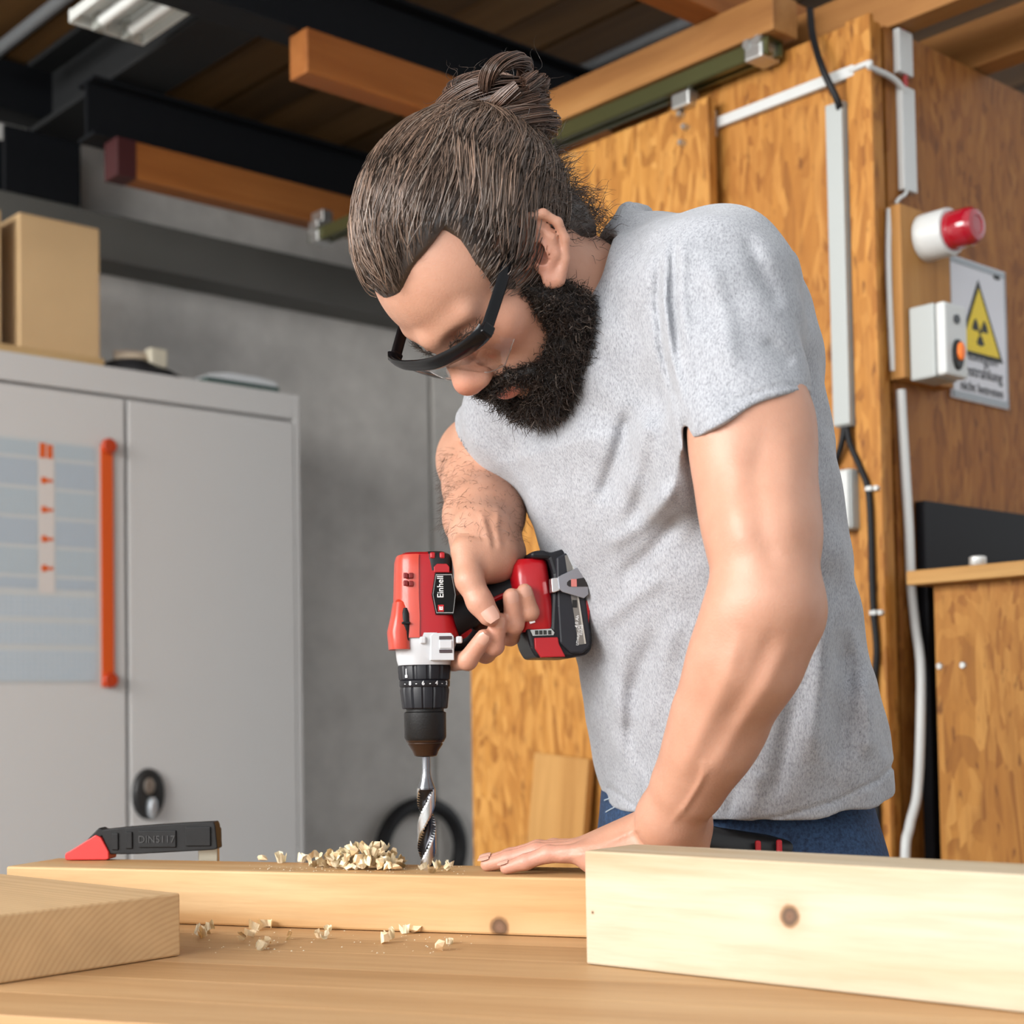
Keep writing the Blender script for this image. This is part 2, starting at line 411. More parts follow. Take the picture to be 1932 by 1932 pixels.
def strands_mesh(name, paths, rad, cols=None, sides=3, taper=True):
    """paths (N, M, 3): one thin tube per strand."""
    N, M, _ = paths.shape
    T = np.gradient(paths, axis=1); T /= np.maximum(np.linalg.norm(T, axis=2, keepdims=True), 1e-9)
    ref = np.where(np.abs(T[..., 2:3]) > 0.9, np.array([1.0, 0, 0]), np.array([0, 0, 1.0]))
    A = np.cross(T, ref); A /= np.maximum(np.linalg.norm(A, axis=2, keepdims=True), 1e-9); Bv = np.cross(T, A)
    rad = np.broadcast_to(np.asarray(rad).reshape(-1, 1), (N, M)).copy()
    if taper: rad *= np.interp(np.linspace(0, 1, M), [0, 0.15, 0.7, 1], [0.8, 1, 0.9, 0.25])
    V = np.empty((N, M, sides, 3))
    for k in range(sides):
        t = 2 * math.pi * k / sides
        V[:, :, k] = paths + rad[..., None] * (A * math.cos(t) + Bv * math.sin(t))
    base = (np.arange(N) * M * sides)[:, None, None] + (np.arange(M - 1) * sides)[None, :, None]
    k = np.arange(sides)[None, None]; k2 = (k + 1) % sides
    F = np.stack([base + k, base + k2, base + sides + k2, base + sides + k], -1).reshape(-1, 4)
    me = np_mesh(name, V.reshape(-1, 3), F)
    if cols is not None: set_col(me, np.repeat(cols, M * sides, axis=0))
    return me

# ================================================================== THE SETTING
M_conc = None
def concrete():
    mt, nt, b = newmat('concrete')
    v = mapping(nt, (1, 1, 1))
    a = noise(nt, v, 1.6, 5, 0.6); f = noise(nt, v, 14, 6, 0.65)
    c = ramp(nt, a, [(0.30, (0.54, 0.525, 0.50)), (0.5, (0.70, 0.68, 0.645)), (0.72, (0.78, 0.755, 0.715))])
    c = mix(nt, 0.5, c, ramp(nt, f, [(0.3, (0.75, 0.75, 0.75)), (0.65, (1, 1, 1))]), 'MULTIPLY')
    nt.links.new(c, b.inputs['Base Color']); b.inputs['Roughness'].default_value = 0.75; b.inputs['Specular IOR Level'].default_value = 0.3
    return mt
M_conc = concrete()
M_dark = mat('dark_recess', (0.012, 0.012, 0.012), 0.9)
M_floor = mat('floor_concrete', (0.26, 0.255, 0.245), 0.7, var=0.2, vscale=2)
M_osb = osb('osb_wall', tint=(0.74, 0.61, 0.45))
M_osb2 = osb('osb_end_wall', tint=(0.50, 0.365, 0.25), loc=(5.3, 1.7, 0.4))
M_osb3 = osb('osb_door', tint=(0.86, 0.77, 0.64), loc=(2.3, 7.7, 1.4))
M_osb4 = osb('osb_cabinet', tint=(0.80, 0.69, 0.53), loc=(9.3, 3.7, 2.4), along='z')
M_joist = wood('joist_wood', (0.22, 0.070, 0.016), (0.30, 0.105, 0.026), (0.36, 0.135, 0.036), 'x', 10, 0.55)
M_raft = wood('rail_beam_wood', (0.25, 0.105, 0.030), (0.34, 0.155, 0.047), (0.42, 0.21, 0.07), 'y', 10, 0.55)
M_steel = mat('black_steel', (0.006, 0.007, 0.009), 0.6, spec=0.2)
M_steelg = mat('grey_steel', (0.10, 0.098, 0.09), 0.6, var=0.1, vscale=3)
M_tube = mat('grey_conduit', (0.20, 0.21, 0.22), 0.4, 0.3)
M_white = mat('white_plastic', (0.56, 0.57, 0.56), 0.4)
M_greyw = mat('grey_white_plastic', (0.38, 0.40, 0.39), 0.45)
M_black = mat('black_rubber', (0.008, 0.008, 0.009), 0.5, spec=0.3)
M_blackp = mat('black_panel', (0.008, 0.0085, 0.011), 0.55, spec=0.25)
M_zinc = mat('zinc', (0.55, 0.56, 0.55), 0.32, 0.9)
M_rail = mat('galvanised_rail', (0.11, 0.11, 0.045), 0.35, 0.7)
M_redc = mat('red_cable', (0.30, 0.03, 0.03), 0.5)

tag(box('floor', (0, 1.2, -0.05), (14, 12, 0.1), M_floor, bevel=0), kind='structure')

# concrete wall on the left with two cast panels and an open joint
WV = 2.34
us = Pv(814, 850, WV)[0]
wl = tag(box('wall_left', (-0.6, WV + 0.16, 1.6), (6.4, 0.1, 3.2), M_dark, loc=room(0, 0, 0), rz=RZ, bevel=0), kind='structure')
for (a, b) in ((-3.8, us - 0.007), (us + 0.007, 2.6)):
    box('panel', ((a + b) / 2, WV + 0.055, 1.6), (b - a, 0.11, 3.2), M_conc, wl, bevel=0.006)

# ceiling of dark boards running away from the camera's right to its left
M_plank = [wood('ceiling_board_%d' % i, *[tuple(c * k for c in col) for col in ((0.07, 0.033, 0.011), (0.13, 0.064, 0.020), (0.19, 0.095, 0.030))], 'y', 5, 0.7, loc=(i * 3, i, 0)) for i, k in enumerate((0.8, 1.15, 0.95))]
ZC = 2.81
ce = tag(box('ceiling', (0.2, 1.15, ZC + 0.035), (5.8, 2.7, 0.03), M_dark, loc=room(0, 0, 0), rz=RZ, bevel=0), kind='structure')
bm = bmesh.new(); bx(bm, (0, 0, 0), (0.142, 2.66, 0.02), 0.004); plank_me = [bm_mesh(bm, 'plank')]
for k in (1, 2): plank_me.append(plank_me[0].copy())
for i in range(38):
    link('plank', plank_me[i % 3], M_plank[i % 3], ce, (-2.55 + i * 0.148, 1.15, ZC + 0.01 + (i * 7 % 3) * 0.002))

# OSB room in the right half: the face along v and the face along u meet at the corner K0
HT = 2.285
tag(box('wall_right', (0.02, 0.23, HT / 2), (0.04, 0.46, HT), M_osb, loc=room(0, 0, 0), rz=RZ, bevel=0.001), kind='structure')
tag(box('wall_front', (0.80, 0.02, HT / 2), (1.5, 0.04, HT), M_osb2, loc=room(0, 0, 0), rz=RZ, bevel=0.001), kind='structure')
tag(box('trim_1', (-0.006, 0.012, HT / 2), (0.012, 0.05, HT), osb('osb_corner_strip', (0.80, 0.67, 0.50), loc=(1, 8, 3)), loc=room(0, 0, 0), rz=RZ, bevel=0.001), kind='structure')

# sliding OSB door hung from the rail
RZL = 2.265
dv1, dv0 = Pu(889, 1300, -0.045)[1], Pu(1338, 300, -0.045)[1]
dtop = Pu(1290, 200, -0.045)[2]
door = tag(box('door_1', (-0.035, (dv0 + dv1) / 2, dtop / 2 + 0.01), (0.022, dv1 - dv0, dtop - 0.02), M_osb3, loc=room(0, 0, 0), rz=RZ, bevel=0.001), kind='structure')
for (px, py) in ((1285, 216), (1293, 240), (1287, 270)):
    q = Pu(px, py, -0.05)
    cylobj('bolt', (-0.046, q[1], q[2]), (-0.058, q[1], q[2]), 0.007, M_zinc, door, rb=0.005, n=14)

# rail, its beam and its hangers
def in_room(name, c, s, material, parent=None, bevel=0.002):
    return box(name, c, s, material, parent, bevel, loc=(0, 0, 0) if parent else room(0, 0, 0), rz=0 if parent else RZ)
v_end, v_beg = Pu(598, 466, -0.03)[1], Pu(1466, 84, -0.03)[1]
railz = 0.5 * (Pu(598, 462, -0.03)[2] + Pu(1455, 90, -0.03)[2])
rail = empty('sliding_door_rail', room(0, 0, 0), RZ, 'greenish galvanised sliding door rail under the wooden beam', 'rail')
bm = bmesh.new(); L = v_end - v_beg
for c, s in (((-0.035, 0, 0.018), (0.04, L, 0.003)), ((-0.0545, 0, 0.004), (0.003, L, 0.028)), ((-0.0155, 0, 0.004), (0.003, L, 0.028)), ((-0.047, 0, -0.010), (0.012, L, 0.003)), ((-0.023, 0, -0.010), (0.012, L, 0.003))):
    bx(bm, (c[0], (v_beg + v_end) / 2, railz + c[2]), s)
link('track', bm_mesh(bm), M_rail, rail)
for vv in (v_beg + 0.03, v_end - 0.03):
    bm = bmesh.new(); bx(bm, (-0.035, vv, railz + 0.012), (0.055, 0.04, 0.055), 0.004)
    bx(bm, (-0.035, vv, railz + 0.05), (0.03, 0.05, 0.03), 0.003)
    o = link('end_bracket', bm_mesh(bm), M_zinc, rail)
    for k in (-1, 1): cylobj('nut', (-0.066, vv + k * 0.012, railz + 0.015), (-0.055, vv + k * 0.012, railz + 0.015), 0.009, M_zinc, o, n=6)
hv = Pu(1292, 180, -0.05)[1]
bm = bmesh.new(); bx(bm, (-0.05, hv, railz - 0.035), (0.03, 0.045, 0.03), 0.004); cyl(bm, (-0.035, hv, railz - 0.06), (-0.035, hv, railz - 0.01), 0.007)
tag(link('door_hanger', bm_mesh(bm), M_zinc, None, room(0, 0, 0), RZ), 'small zinc roller hanger carrying the sliding board door', 'hanger')
beam_z0 = railz + 0.022
v_bm = Pu(705, 400, -0.03)[1]
rb = in_room('rail_beam', (-0.03, (v_beg + v_bm) / 2 - 0.01, beam_z0 + 0.035), (0.07, v_bm - v_beg + 0.02, 0.07), M_raft)
tag(rb, 'orange brown wooden beam above the sliding door rail', 'beam')
JZ = beam_z0 + 0.07
def joist(pv, name, label, u0, u1, w=0.062, h=0.09):
    o = box(name, ((u1 - u0) / 2, 0, h / 2), (u1 - u0, w, h), M_joist, None, 0.003, loc=room(u0, pv, JZ), rz=RZ); return tag(o, label, 'beam', 'wooden roof joists')
qa = uvz(Pz(575, 137, JZ)); qa2 = uvz(Pz(830, 211, JZ)); qb = uvz(Pz(236, 322, JZ)); qb2 = uvz(Pz(600, 430, JZ))
jA = 0.5 * (qa[1] + qa2[1]) + 0.031; jB = 0.5 * (qb[1] + qb2[1]) + 0.031
joist(jA, 'roof_joist', 'orange wooden joist with a sawn end above the head', qa[0], 0.9)
joist(jB, 'roof_joist', 'orange wooden joist along the concrete wall above the tall cabinet', qb[0], 0.9)
qk = uvz(Pz(1400, 52, JZ))
joist(qk[1] + 0.02, 'roof_joist', 'wooden joist over the rail bracket at the upper right', qk[0] - 0.9, 0.9)
box('end_shade', (0.022, 0, 0.045), (0.05, 0.064, 0.092), mat('joist_shade_red', (0.045, 0.008, 0.009), 0.6), bpy.data.objects['roof_joist.001'], 0.002)  # shade on the joist end, painted as a dark red sleeve
for (px, py, lab) in ((1760, 32, 'wooden joist end on top of the board wall at the upper right corner'), (1905, 115, 'lower wooden joist resting on the board end wall, rightmost')):
    q = uvz(Pz(px, py, HT + 0.005))
    o = box('roof_joist', (0, 0, 0.045), (0.055, 1.2, 0.09), M_raft, None, 0.003, loc=room(q[0], q[1] + 0.15, HT + 0.004), rz=RZ)
    tag(o, lab, 'beam', 'wooden roof joists')
# black purlins lying on the two long joists
for jv, u0, lab in ((jA, qa[0] - 0.35, 'black steel purlin above the sawn joist end'), (jB, qb[0] - 0.05, 'black steel purlin above the joist by the concrete wall')):
    bm = bmesh.new()
    for c, s in (((0, 0, 0.004), (1, 0.08, 0.008)), ((0, 0, 0.07), (1, 0.01, 0.13)), ((0, 0, 0.136), (1, 0.08, 0.008))):
        bx(bm, ((u0 + 1.2) / 2, c[1], c[2]), ((1.2 - u0), s[1], s[2]))
    tag(link('steel_purlin', bm_mesh(bm), M_steel, None, room(0, jv + 0.03, JZ + 0.091), RZ), lab, 'beam', 'black steel purlins')
# big dark I-beam running to the left wall, on a black stub
ZB = 2.62
ul = uvz(Pz(206, 150, ZB))[0]; ur = uvz(Pz(430, 103, ZB))[0]
bm = bmesh.new(); uc = (ul + ur) / 2; wv = ur - ul
for c, s in (((0, 0.006), (wv, 0.014)), ((0, 0.095), (0.014, 0.17)), ((0, 0.182), (wv, 0.014))):
    bx(bm, (uc + c[0], 0.99, ZB + c[1]), (s[0], 2.6, s[1]), 0.002)
tag(link('steel_beam', bm_mesh(bm), mat('charcoal_steel', (0.020, 0.021, 0.022), 0.6, spec=0.25), None, room(0, 0, 0), RZ), 'wide dark steel I-beam under the board ceiling', 'beam')
# grey ledge beam on the concrete wall
gz0, gz1 = Pv(450, 538, 2.2)[2], Pv(370, 437, 2.2)[2]
bm = bmesh.new(); bx(bm, (-0.6, 2.275, (gz0 + gz1) / 2), (6.2, 0.13, gz1 - gz0), 0.004)
tag(link('ledge_beam', bm_mesh(bm), M_steelg, None, room(0, 0, 0), RZ), 'dark grey horizontal steel beam along the concrete wall', 'beam')
s0, s1 = Pv(12, 330, 2.2), Pv(155, 330, 2.2)
bm = bmesh.new()
sm = (s0[0] + s1[0]) / 2; sw = s1[0] - s0[0]
for c, s in (((0, -0.055), (sw, 0.012)), ((0, 0), (0.012, 0.11)), ((0, 0.055), (sw, 0.012))):
    bx(bm, (sm + c[0], 2.275 + c[1] - 0.005, (gz1 + ZB) / 2), (s[0], s[1], ZB - gz1 - 0.002))
tag(link('steel_stub_post', bm_mesh(bm), M_steel, None, room(0, 0, 0), RZ), 'black steel stub post standing on the grey ledge beam', 'post')
bm = bmesh.new(); bx(bm, (-0.6, 2.28, 2.735), (6.2, 0.10, 0.13), 0.004)
tag(link('edge_beam', bm_mesh(bm), M_steel, None, room(0, 0, 0), RZ), 'black edge beam along the top of the concrete wall', 'beam')
# conduits near the ceiling
a, b = uvz(Pz(0, 92, 2.75)), uvz(Pz(108, 0, 2.75))
tag(tube('conduit', [room(a[0], v, 2.75) for v in np.linspace(-0.3, 2.15, 6)], 0.016, M_tube), 'thin grey pipe under the ceiling at the upper left corner', 'pipe')
q1 = uvz(Pz(1010, 175, JZ + 0.255)); q2 = uvz(Pz(1325, 25, JZ + 0.255))
tag(tube('conduit', [room((q1[0] + q2[0]) / 2, v, JZ + 0.255) for v in np.linspace(-0.3, 2.15, 6)], 0.013, M_tube), 'grey pipe running above the wooden rail beam', 'pipe')
# fluorescent lamp
zl = 2.60
e1, e2 = uvz(Pz(135, 36, zl)), uvz(Pz(266, 85, zl))
lamp = empty('fluorescent_lamp', room((e1[0] + e2[0]) / 2, (e1[1] + e2[1]) / 2, zl), RZ, 'white fluorescent batten lamp hanging under the dark ceiling', 'lamp')
lw = e2[0] - e1[0]
bm = bmesh.new()
bx(bm, (0, -0.6, 0.055), (0.07, 1.2, 0.05), 0.004)
for s in (-1, 1):
    bx(bm, (s * lw * 0.33, -0.6, 0.018), (lw * 0.36, 1.2, 0.003), rot=None)
    bx(bm, (s * lw * 0.495, -0.6, 0.008), (0.004, 1.2, 0.022))
bx(bm, (0, -0.003, 0.01), (lw, 0.005, 0.03)); bx(bm, (0, -1.197, 0.01), (lw, 0.005, 0.03)); bx(bm, (0, -0.6, 0.03), (lw * 0.7, 1.2, 0.003))
link('reflector', bm_mesh(bm), mat('lamp_white', (0.75, 0.77, 0.74), 0.35), lamp)
for s in (-1, 1):
    t = cylobj('tube', (s * 0.035, -0.05, 0.0), (s * 0.035, -1.15, 0.0), 0.013, mat('tube_glass', (0.82, 0.84, 0.82), 0.2), lamp)
    for yy in (-0.035, -1.165): box('socket', (s * 0.035, yy, 0.005), (0.024, 0.03, 0.045), mat('socket_grey', (0.35, 0.36, 0.33), 0.4), t, 0.004)
for vv in (-0.2, -1.0): cylobj('suspension', (0, vv, 0.08), (0, vv, ZC - zl), 0.004, M_zinc, lamp, n=8)

# ================================================================== THINGS ON THE RIGHT WALL
def onv(px, py, u=-0.008): q = Pu(px, py, u); return Vector(q)
# trunking on the face along v
h0, h1 = onv(1345, 236, -0.01), onv(1612, 131, -0.01)
tr = in_room('cable_duct', (-0.007, (h0.y + h1.y) / 2, (h0.z + h1.z) / 2), (0.013, abs(h1.y - h0.y), 0.02), M_white, bevel=0.002)
tag(tr, 'thin white horizontal cable duct on the board wall', 'cable duct')
in_room('end_cap', (-0.012, h0.y + 0.004, h0.z + 0.004), (0.022, 0.016, 0.05), M_white, tr, bevel=0.003)
g0, g1 = onv(1582, 196, -0.012), onv(1596, 806, -0.012)
wpx = abs(onv(1567, 400, -0.02).y - onv(1598, 400, -0.02).y)
du = empty('cable_duct', room(0, 0, 0), RZ, 'wide grey vertical cable duct on the board wall', 'cable duct')
vy = (g0.y + g1.y) / 2
in_room('body', (-0.011, vy, (g0.z + g1.z) / 2), (0.021, wpx * 0.92, g0.z - g1.z), M_greyw, du, bevel=0.002)
in_room('cover', (-0.024, vy, (g0.z + g1.z) / 2), (0.006, wpx, g0.z - g1.z - 0.004), M_greyw, du, bevel=0.002)
def cable_v(name, pts, r, m, label, u=-0.012):
    q = [Vector(Pu(px, py, uu)) for (px, py, uu) in pts]
    if pts[-1][1] > 1300: q += [Vector((q[-1].x, q[-1].y, z)) for z in (0.8, 0.4, 0.01)]
    return tag(tube(name, catmull(q, 6), r, m, None, 8, loc=room(0, 0, 0), rz=RZ), label, 'cable')
cable_v('cable', [(1528, 18, -0.02), (1534, 70, -0.03), (1552, 130, -0.045), (1581, 192, -0.03), (1583, 215, -0.012)], 0.0065, M_black, 'thick black cable curving down into the grey duct')
cable_v('cable', [(1596, 790, -0.012), (1603, 835, -0.015), (1622, 880, -0.016), (1638, 925, -0.019), (1643, 1000, -0.019), (1645, 1080, -0.019), (1648, 1156, -0.019), (1654, 1230, -0.019), (1650, 1330, -0.019)], 0.0055, M_black, 'black cable below the grey duct, held by two white clips')
cable_v('cable', [(1594, 790, -0.014), (1589, 830, -0.015), (1580, 862, -0.012), (1570, 884, -0.008)], 0.0055, M_black, 'short black cable branching left below the grey duct')
for (px, py, w) in ((1640, 922, 'upper'), (1648, 1156, 'lower')):
    q = onv(px, py, -0.02); bm = bmesh.new()
    bx(bm, (-0.018, q.y, q.z), (0.013, 0.013, 0.009), 0.002); cyl(bm, (-0.0125, q.y - 0.012, q.z), (-0.02, q.y - 0.012, q.z), 0.0045, n=10)
    tag(link('cable_clip', bm_mesh(bm), M_white, None, room(0, 0, 0), RZ), w + ' white clip on the black wall cable', 'clip', 'cable clips')
j0, j1 = onv(1578, 890, -0.02), onv(1617, 998, -0.02)
jb = in_room('junction_box', (-0.018, (j0.y + j1.y) / 2, (j0.z + j1.z) / 2), (0.034, abs(j1.y - j0.y), j0.z - j1.z), M_greyw, bevel=0.004)
tag(jb, 'small grey junction box on the board wall behind the back', 'junction box')
in_room('lid', (-0.037, (j0.y + j1.y) / 2, (j0.z + j1.z) / 2), (0.006, abs(j1.y - j0.y) - 0.006, j0.z - j1.z - 0.006), M_white, jb, bevel=0.002)

# end face (v = 0): duct pieces, siren, switch, warning sign
def onu(px, py, v=-0.008): return Vector(Pv(px, py, v))
def duct_u(pa, pb, wpix, label):
    a, b = onu(*pa), onu(*pb); w = abs(onu(pa[0] + wpix / 2, pa[1]).x - onu(pa[0] - wpix / 2, pa[1]).x)
    o = in_room('cable_duct', ((a.x + b.x) / 2, -0.007, (a.z + b.z) / 2), (w, 0.013, abs(a.z - b.z)), M_white, bevel=0.002)
    return tag(o, label, 'cable duct')
duct_u((1705, 60), (1705, 141), 26, 'short white cable duct at the top of the end wall')
duct_u((1709, 166), (1714, 362), 25, 'long white cable duct above the red siren')
def cable_u(name, pts, r, m, label):
    q = [Vector(Pv(px, py, v)) for (px, py, v) in pts]
    if pts[-1][1] > 1600: q += [Vector((q[-1].x, q[-1].y, z)) for z in (0.5, 0.2, 0.012)]
    return tag(tube(name, catmull(q, 6), r, m, None, 8, loc=room(0, 0, 0), rz=RZ), label, 'cable')
q = [Vector(Pu(1605, 133, -0.012)), Vector(Pu(1640, 119, -0.014)), Vector((-0.012, -0.012, Pu(1660, 121, -0.01)[2])), Vector(Pv(1682, 146, -0.012)), Vector(Pv(1702, 166, -0.012)), Vector(Pv(1706, 180, -0.008))]
tag(tube('cable', catmull(q, 6), 0.0055, M_white, None, 8, loc=room(0, 0, 0), rz=RZ), 'white cable bending round the corner between two ducts', 'cable')
cable_u('cable', [(1694, 20, -0.01), (1702, 45, -0.006), (1706, 100, -0.005), (1708, 150, -0.008), (1709, 185, -0.008)], 0.005, M_redc, 'red cable between the white ducts of the end wall')
cable_u('cable', [(1713, 350, -0.008), (1708, 366, -0.012), (1697, 374, -0.01), (1690, 384, -0.006)], 0.0035, M_white, 'short white cable from the duct to the small wooden board')
cable_u('cable', [(1678, 395, -0.007), (1676, 470, -0.007), (1678, 560, -0.007), (1682, 650, -0.007), (1685, 700, -0.007)], 0.006, M_white, 'white cable running behind the small wooden board')
cable_u('cable', [(1700, 735, -0.012), (1703, 800, -0.01), (1709, 900, -0.01), (1715, 1000, -0.01), (1719, 1100, -0.01), (1727, 1180, -0.012), (1737, 1260, -0.03), (1736, 1400, -0.035), (1730, 1500, -0.03), (1716, 1560, -0.03), (1708, 1640, -0.03)], 0.0085, M_white, 'thick white cable hanging below the switch board')
b0, b1 = onu(1698, 382, -0.03), onu(1800, 735, -0.03)
bz1, bz0 = onu(1700, 384, -0.03).z, onu(1705, 712, -0.03).z
bd = in_room('mounting_board', ((b0.x + b1.x) / 2 - 0.002, -0.016, (bz0 + bz1) / 2), (b1.x - b0.x, 0.03, bz1 - bz0), wood('mounting_board_wood', (0.30, 0.13, 0.035), (0.40, 0.19, 0.055), (0.46, 0.24, 0.075), 'z', 12), bevel=0.002)
tag(bd, 'small vertical wooden board carrying siren and switch box', 'board')
sp = onu(1745, 450, -0.032); 
si = empty('siren', room(sp.x, -0.032, sp.z), RZ, 'round white siren with red lens on the wooden board', 'siren')
def lathe_y(name, prof, material, parent, n=36):     # axis towards -y (out of the wall)
    o = link(name, lathe_mesh(prof, n), material, parent, rot=(math.pi / 2, 0, 0)); shade_auto(o, 35); return o
lathe_y('base', [(0.041, 0), (0.041, 0.05), (0.040, 0.053), (0.036, 0.054)], M_white, si)
lathe_y('lens', [(0.034, 0.054), (0.034, 0.060), (0.0325, 0.062), (0.033, 0.068), (0.033, 0.088), (0.031, 0.096), (0.026, 0.102), (0.016, 0.104), (0.014, 0.102), (0.010, 0.102)], mat('red_lens', (0.32, 0.004, 0.015), 0.12, coat=0.6, spec=0.7), si)
w0, w1 = onu(1722, 640, -0.1), onu(1780, 640, -0.1)
wz1, wz0 = Pv(1781, 566, -0.10)[2], Pv(1781, 706, -0.10)[2]
wu = Pv(1781, 640, -0.10)[0]
sw_ = empty('switch_box', room(wu, -0.032, (wz0 + wz1) / 2), RZ, 'pale grey switch box with orange button beside the warning sign', 'switch')
hh = wz1 - wz0
box('body', (0.036, -0.025, 0), (0.072, 0.05, hh), M_greyw, sw_, 0.004)
box('cover', (0.036, -0.0605, 0), (0.070, 0.019, hh - 0.002), M_white, sw_, 0.005)
bm = bmesh.new(); cyl(bm, (0.036, -0.070, hh * 0.28), (0.036, -0.073, hh * 0.28), 0.008); link('pilot_light', bm_mesh(bm), mat('dark_grey_plastic', (0.05, 0.055, 0.06), 0.3), sw_)
bm = bmesh.new(); n = 24
bt = link('button_plate', lathe_mesh([(0.017, 0), (0.017, 0.004), (0.014, 0.006)], 30), mat('switch_black', (0.015, 0.016, 0.015), 0.4), sw_, (0.036, -0.070, -hh * 0.2), rot=(math.pi / 2, 0, 0)); bt.scale = (0.9, 1.55, 1)
link('button', lathe_mesh([(0.010, 0), (0.010, 0.005), (0.008, 0.007), (0.004, 0.008)], 24), mat('orange_button', (0.85, 0.19, 0.03), 0.35), bt, (0, 0.003, 0.005))
# warning sign
s00, s10 = onu(1787, 476, -0.003), onu(1894, 500, -0.003)
st_, sb_ = onu(1787, 478, -0.003).z, onu(1797, 750, -0.003).z
SWd, SHt = s10.x - s00.x + 0.003, st_ - sb_
sg = empty('warning_sign', room((s00.x + s10.x) / 2, -0.001, (st_ + sb_) / 2), RZ, 'white warning sign with yellow radiation triangle on the board wall', 'sign')
box('plate', (0, -0.002, 0), (SWd, 0.004, SHt), mat('sign_white', (0.62, 0.62, 0.66), 0.35), sg, 0.001)
bm = bmesh.new()
for c, s in (((0, SHt / 2 - 0.008), (SWd, 0.010)), ((0, -SHt / 2 + 0.008), (SWd, 0.012)), ((-SWd / 2 + 0.005, 0), (0.008, SHt)), ((SWd / 2 - 0.005, 0), (0.008, SHt))): bx(bm, (c[0], -0.0046, c[1]), (s[0] - 0.004, 0.0012, s[1] - 0.004 if s[1] > 0.1 else s[1]))
link('border', bm_mesh(bm), mat('sign_grey', (0.32, 0.35, 0.38), 0.4), sg)
TW = SWd * 0.80; TH = TW * 0.92; tz = SHt * 0.10
tri = [(-TW / 2, -TH / 2 + tz), (TW / 2, -TH / 2 + tz), (0, TH / 2 + tz)]
def inset(poly, f):
    cx = sum(p[0] for p in poly) / 3; cz = sum(p[1] for p in poly) / 3
    return [(cx + (p[0] - cx) * f, cz + (p[1] - cz) * f) for p in poly]
M_ink = mat('sign_black', (0.01, 0.012, 0.01), 0.5)
prism('triangle_border', tri, -0.0041, -0.0052, M_ink, sg)
prism('triangle', inset(tri, 0.84), -0.0050, -0.0058, mat('sign_yellow', (0.72, 0.52, 0.01), 0.4), sg)
cz = tz - TH / 2 + TH / 3.0; R = TW * 0.17
for k in range(3):
    a0 = math.radians(270 + 120 * k)
    arc = [(math.cos(a0 + t) * R, cz + math.sin(a0 + t) * R) for t in np.linspace(-0.52, 0.52, 8)] + [(math.cos(a0 + t) * R * 0.3, cz + math.sin(a0 + t) * R * 0.3) for t in np.linspace(0.52, -0.52, 5)]
    prism('trefoil_blade', arc, -0.0056, -0.0064, M_ink, sg)
prism('trefoil_hub', [(math.cos(t) * R * 0.2, cz + math.sin(t) * R * 0.2) for t in np.linspace(0, 6.28, 13)[:-1]], -0.0056, -0.0064, M_ink, sg)
for i, (s, sz) in enumerate((('Röntgen', 0.026), ('Bestrahlung', 0.024), ('nicht betreten', 0.020))):
    me = text_mesh(s, sz * SWd / 0.155, 0.0003, 0.0003)
    o = link('lettering', me, mat('sign_lettering', (0.09, 0.09, 0.095), 0.5), sg, (0.004, -0.0048, -SHt * (0.17 + 0.115 * i)), rot=(math.pi / 2, 0, 0))
bm = bmesh.new(); bx(bm, (SWd * 0.33, -0.005, SHt * 0.44), (0.02, 0.001, 0.008)); link('mark', bm_mesh(bm), M_ink, sg)

# black board and OSB cabinet at the right edge
p0 = onu(1735, 1000, -0.01); pt = onu(1736, 946, -0.01).z
bp_ = in_room('black_board', (p0.x + 0.32, -0.012, pt / 2), (0.64, 0.02, pt), M_blackp, bevel=0.001)
tag(bp_, 'tall black board leaning flat behind the wooden box cabinet', 'board')
c0 = uvz(P(1757, 1120, 2.60)); ctz = P(1752, 1104, 2.60).z
cb = empty('box_cabinet', room(c0[0], -0.03, 0), RZ, 'pale chipboard box cabinet with plank top at the right edge', 'cabinet')
box('body', (0.3, -0.33, ctz / 2), (0.6, 0.6, ctz - 0.001), M_osb4, cb, 0.001)
box('plank_top', (0.285, -0.33, ctz + 0.012), (0.64, 0.66, 0.024), wood('cabinet_top_wood', (0.36, 0.17, 0.05), (0.48, 0.25, 0.08), (0.55, 0.31, 0.11), 'y', 12), cb, 0.002)
for (px, py) in ((1773, 1257), (1817, 1255)):
    q = Pu(px, py, c0[0]); cylobj('screw', (0.001, q[1] + 0.03, q[2]), (-0.003, q[1] + 0.03, q[2]), 0.007, M_zinc, cb, rb=0.005, n=14)
q = uvz(Pz(1845, 1068, ctz + 0.024))
o = link('lid_cap', lathe_mesh([(0.013, 0), (0.014, 0.002), (0.014, 0.014), (0.012, 0.016)], 24), mat('cap_silver', (0.7, 0.7, 0.68), 0.3, 0.6), None, room(q[0], q[1], ctz + 0.024), RZ); shade_auto(o)
tag(o, 'small silver cap standing on the wooden box cabinet', 'cap')
# plank leaning on the sliding door
a = Vector(Pu(1010, 1480, -0.09)); 
pl0, pl1 = Pu(960, 1600, -0.08), Pu(1078, 1560, -0.08)
pt_ = Pu(1090, 1428, -0.08)
vlo, vhi = Pu(1086, 1450, -0.07)[1], Pu(985, 1450, -0.07)[1]
o = box('leaning_plank', (0, (vhi - vlo) / 2, 0.5), (0.018, vhi - vlo, 1.0), wood('leaning_plank_wood', (0.33, 0.155, 0.042), (0.41, 0.205, 0.06), (0.47, 0.25, 0.08), 'z', 9), None, 0.002, loc=room(-0.13, vlo + 0.03, 0.0), rot=(0.075, 0.06, RZ))
o.scale.z = pt_[2]
tag(o, 'short smooth wooden plank leaning on the board door', 'plank')

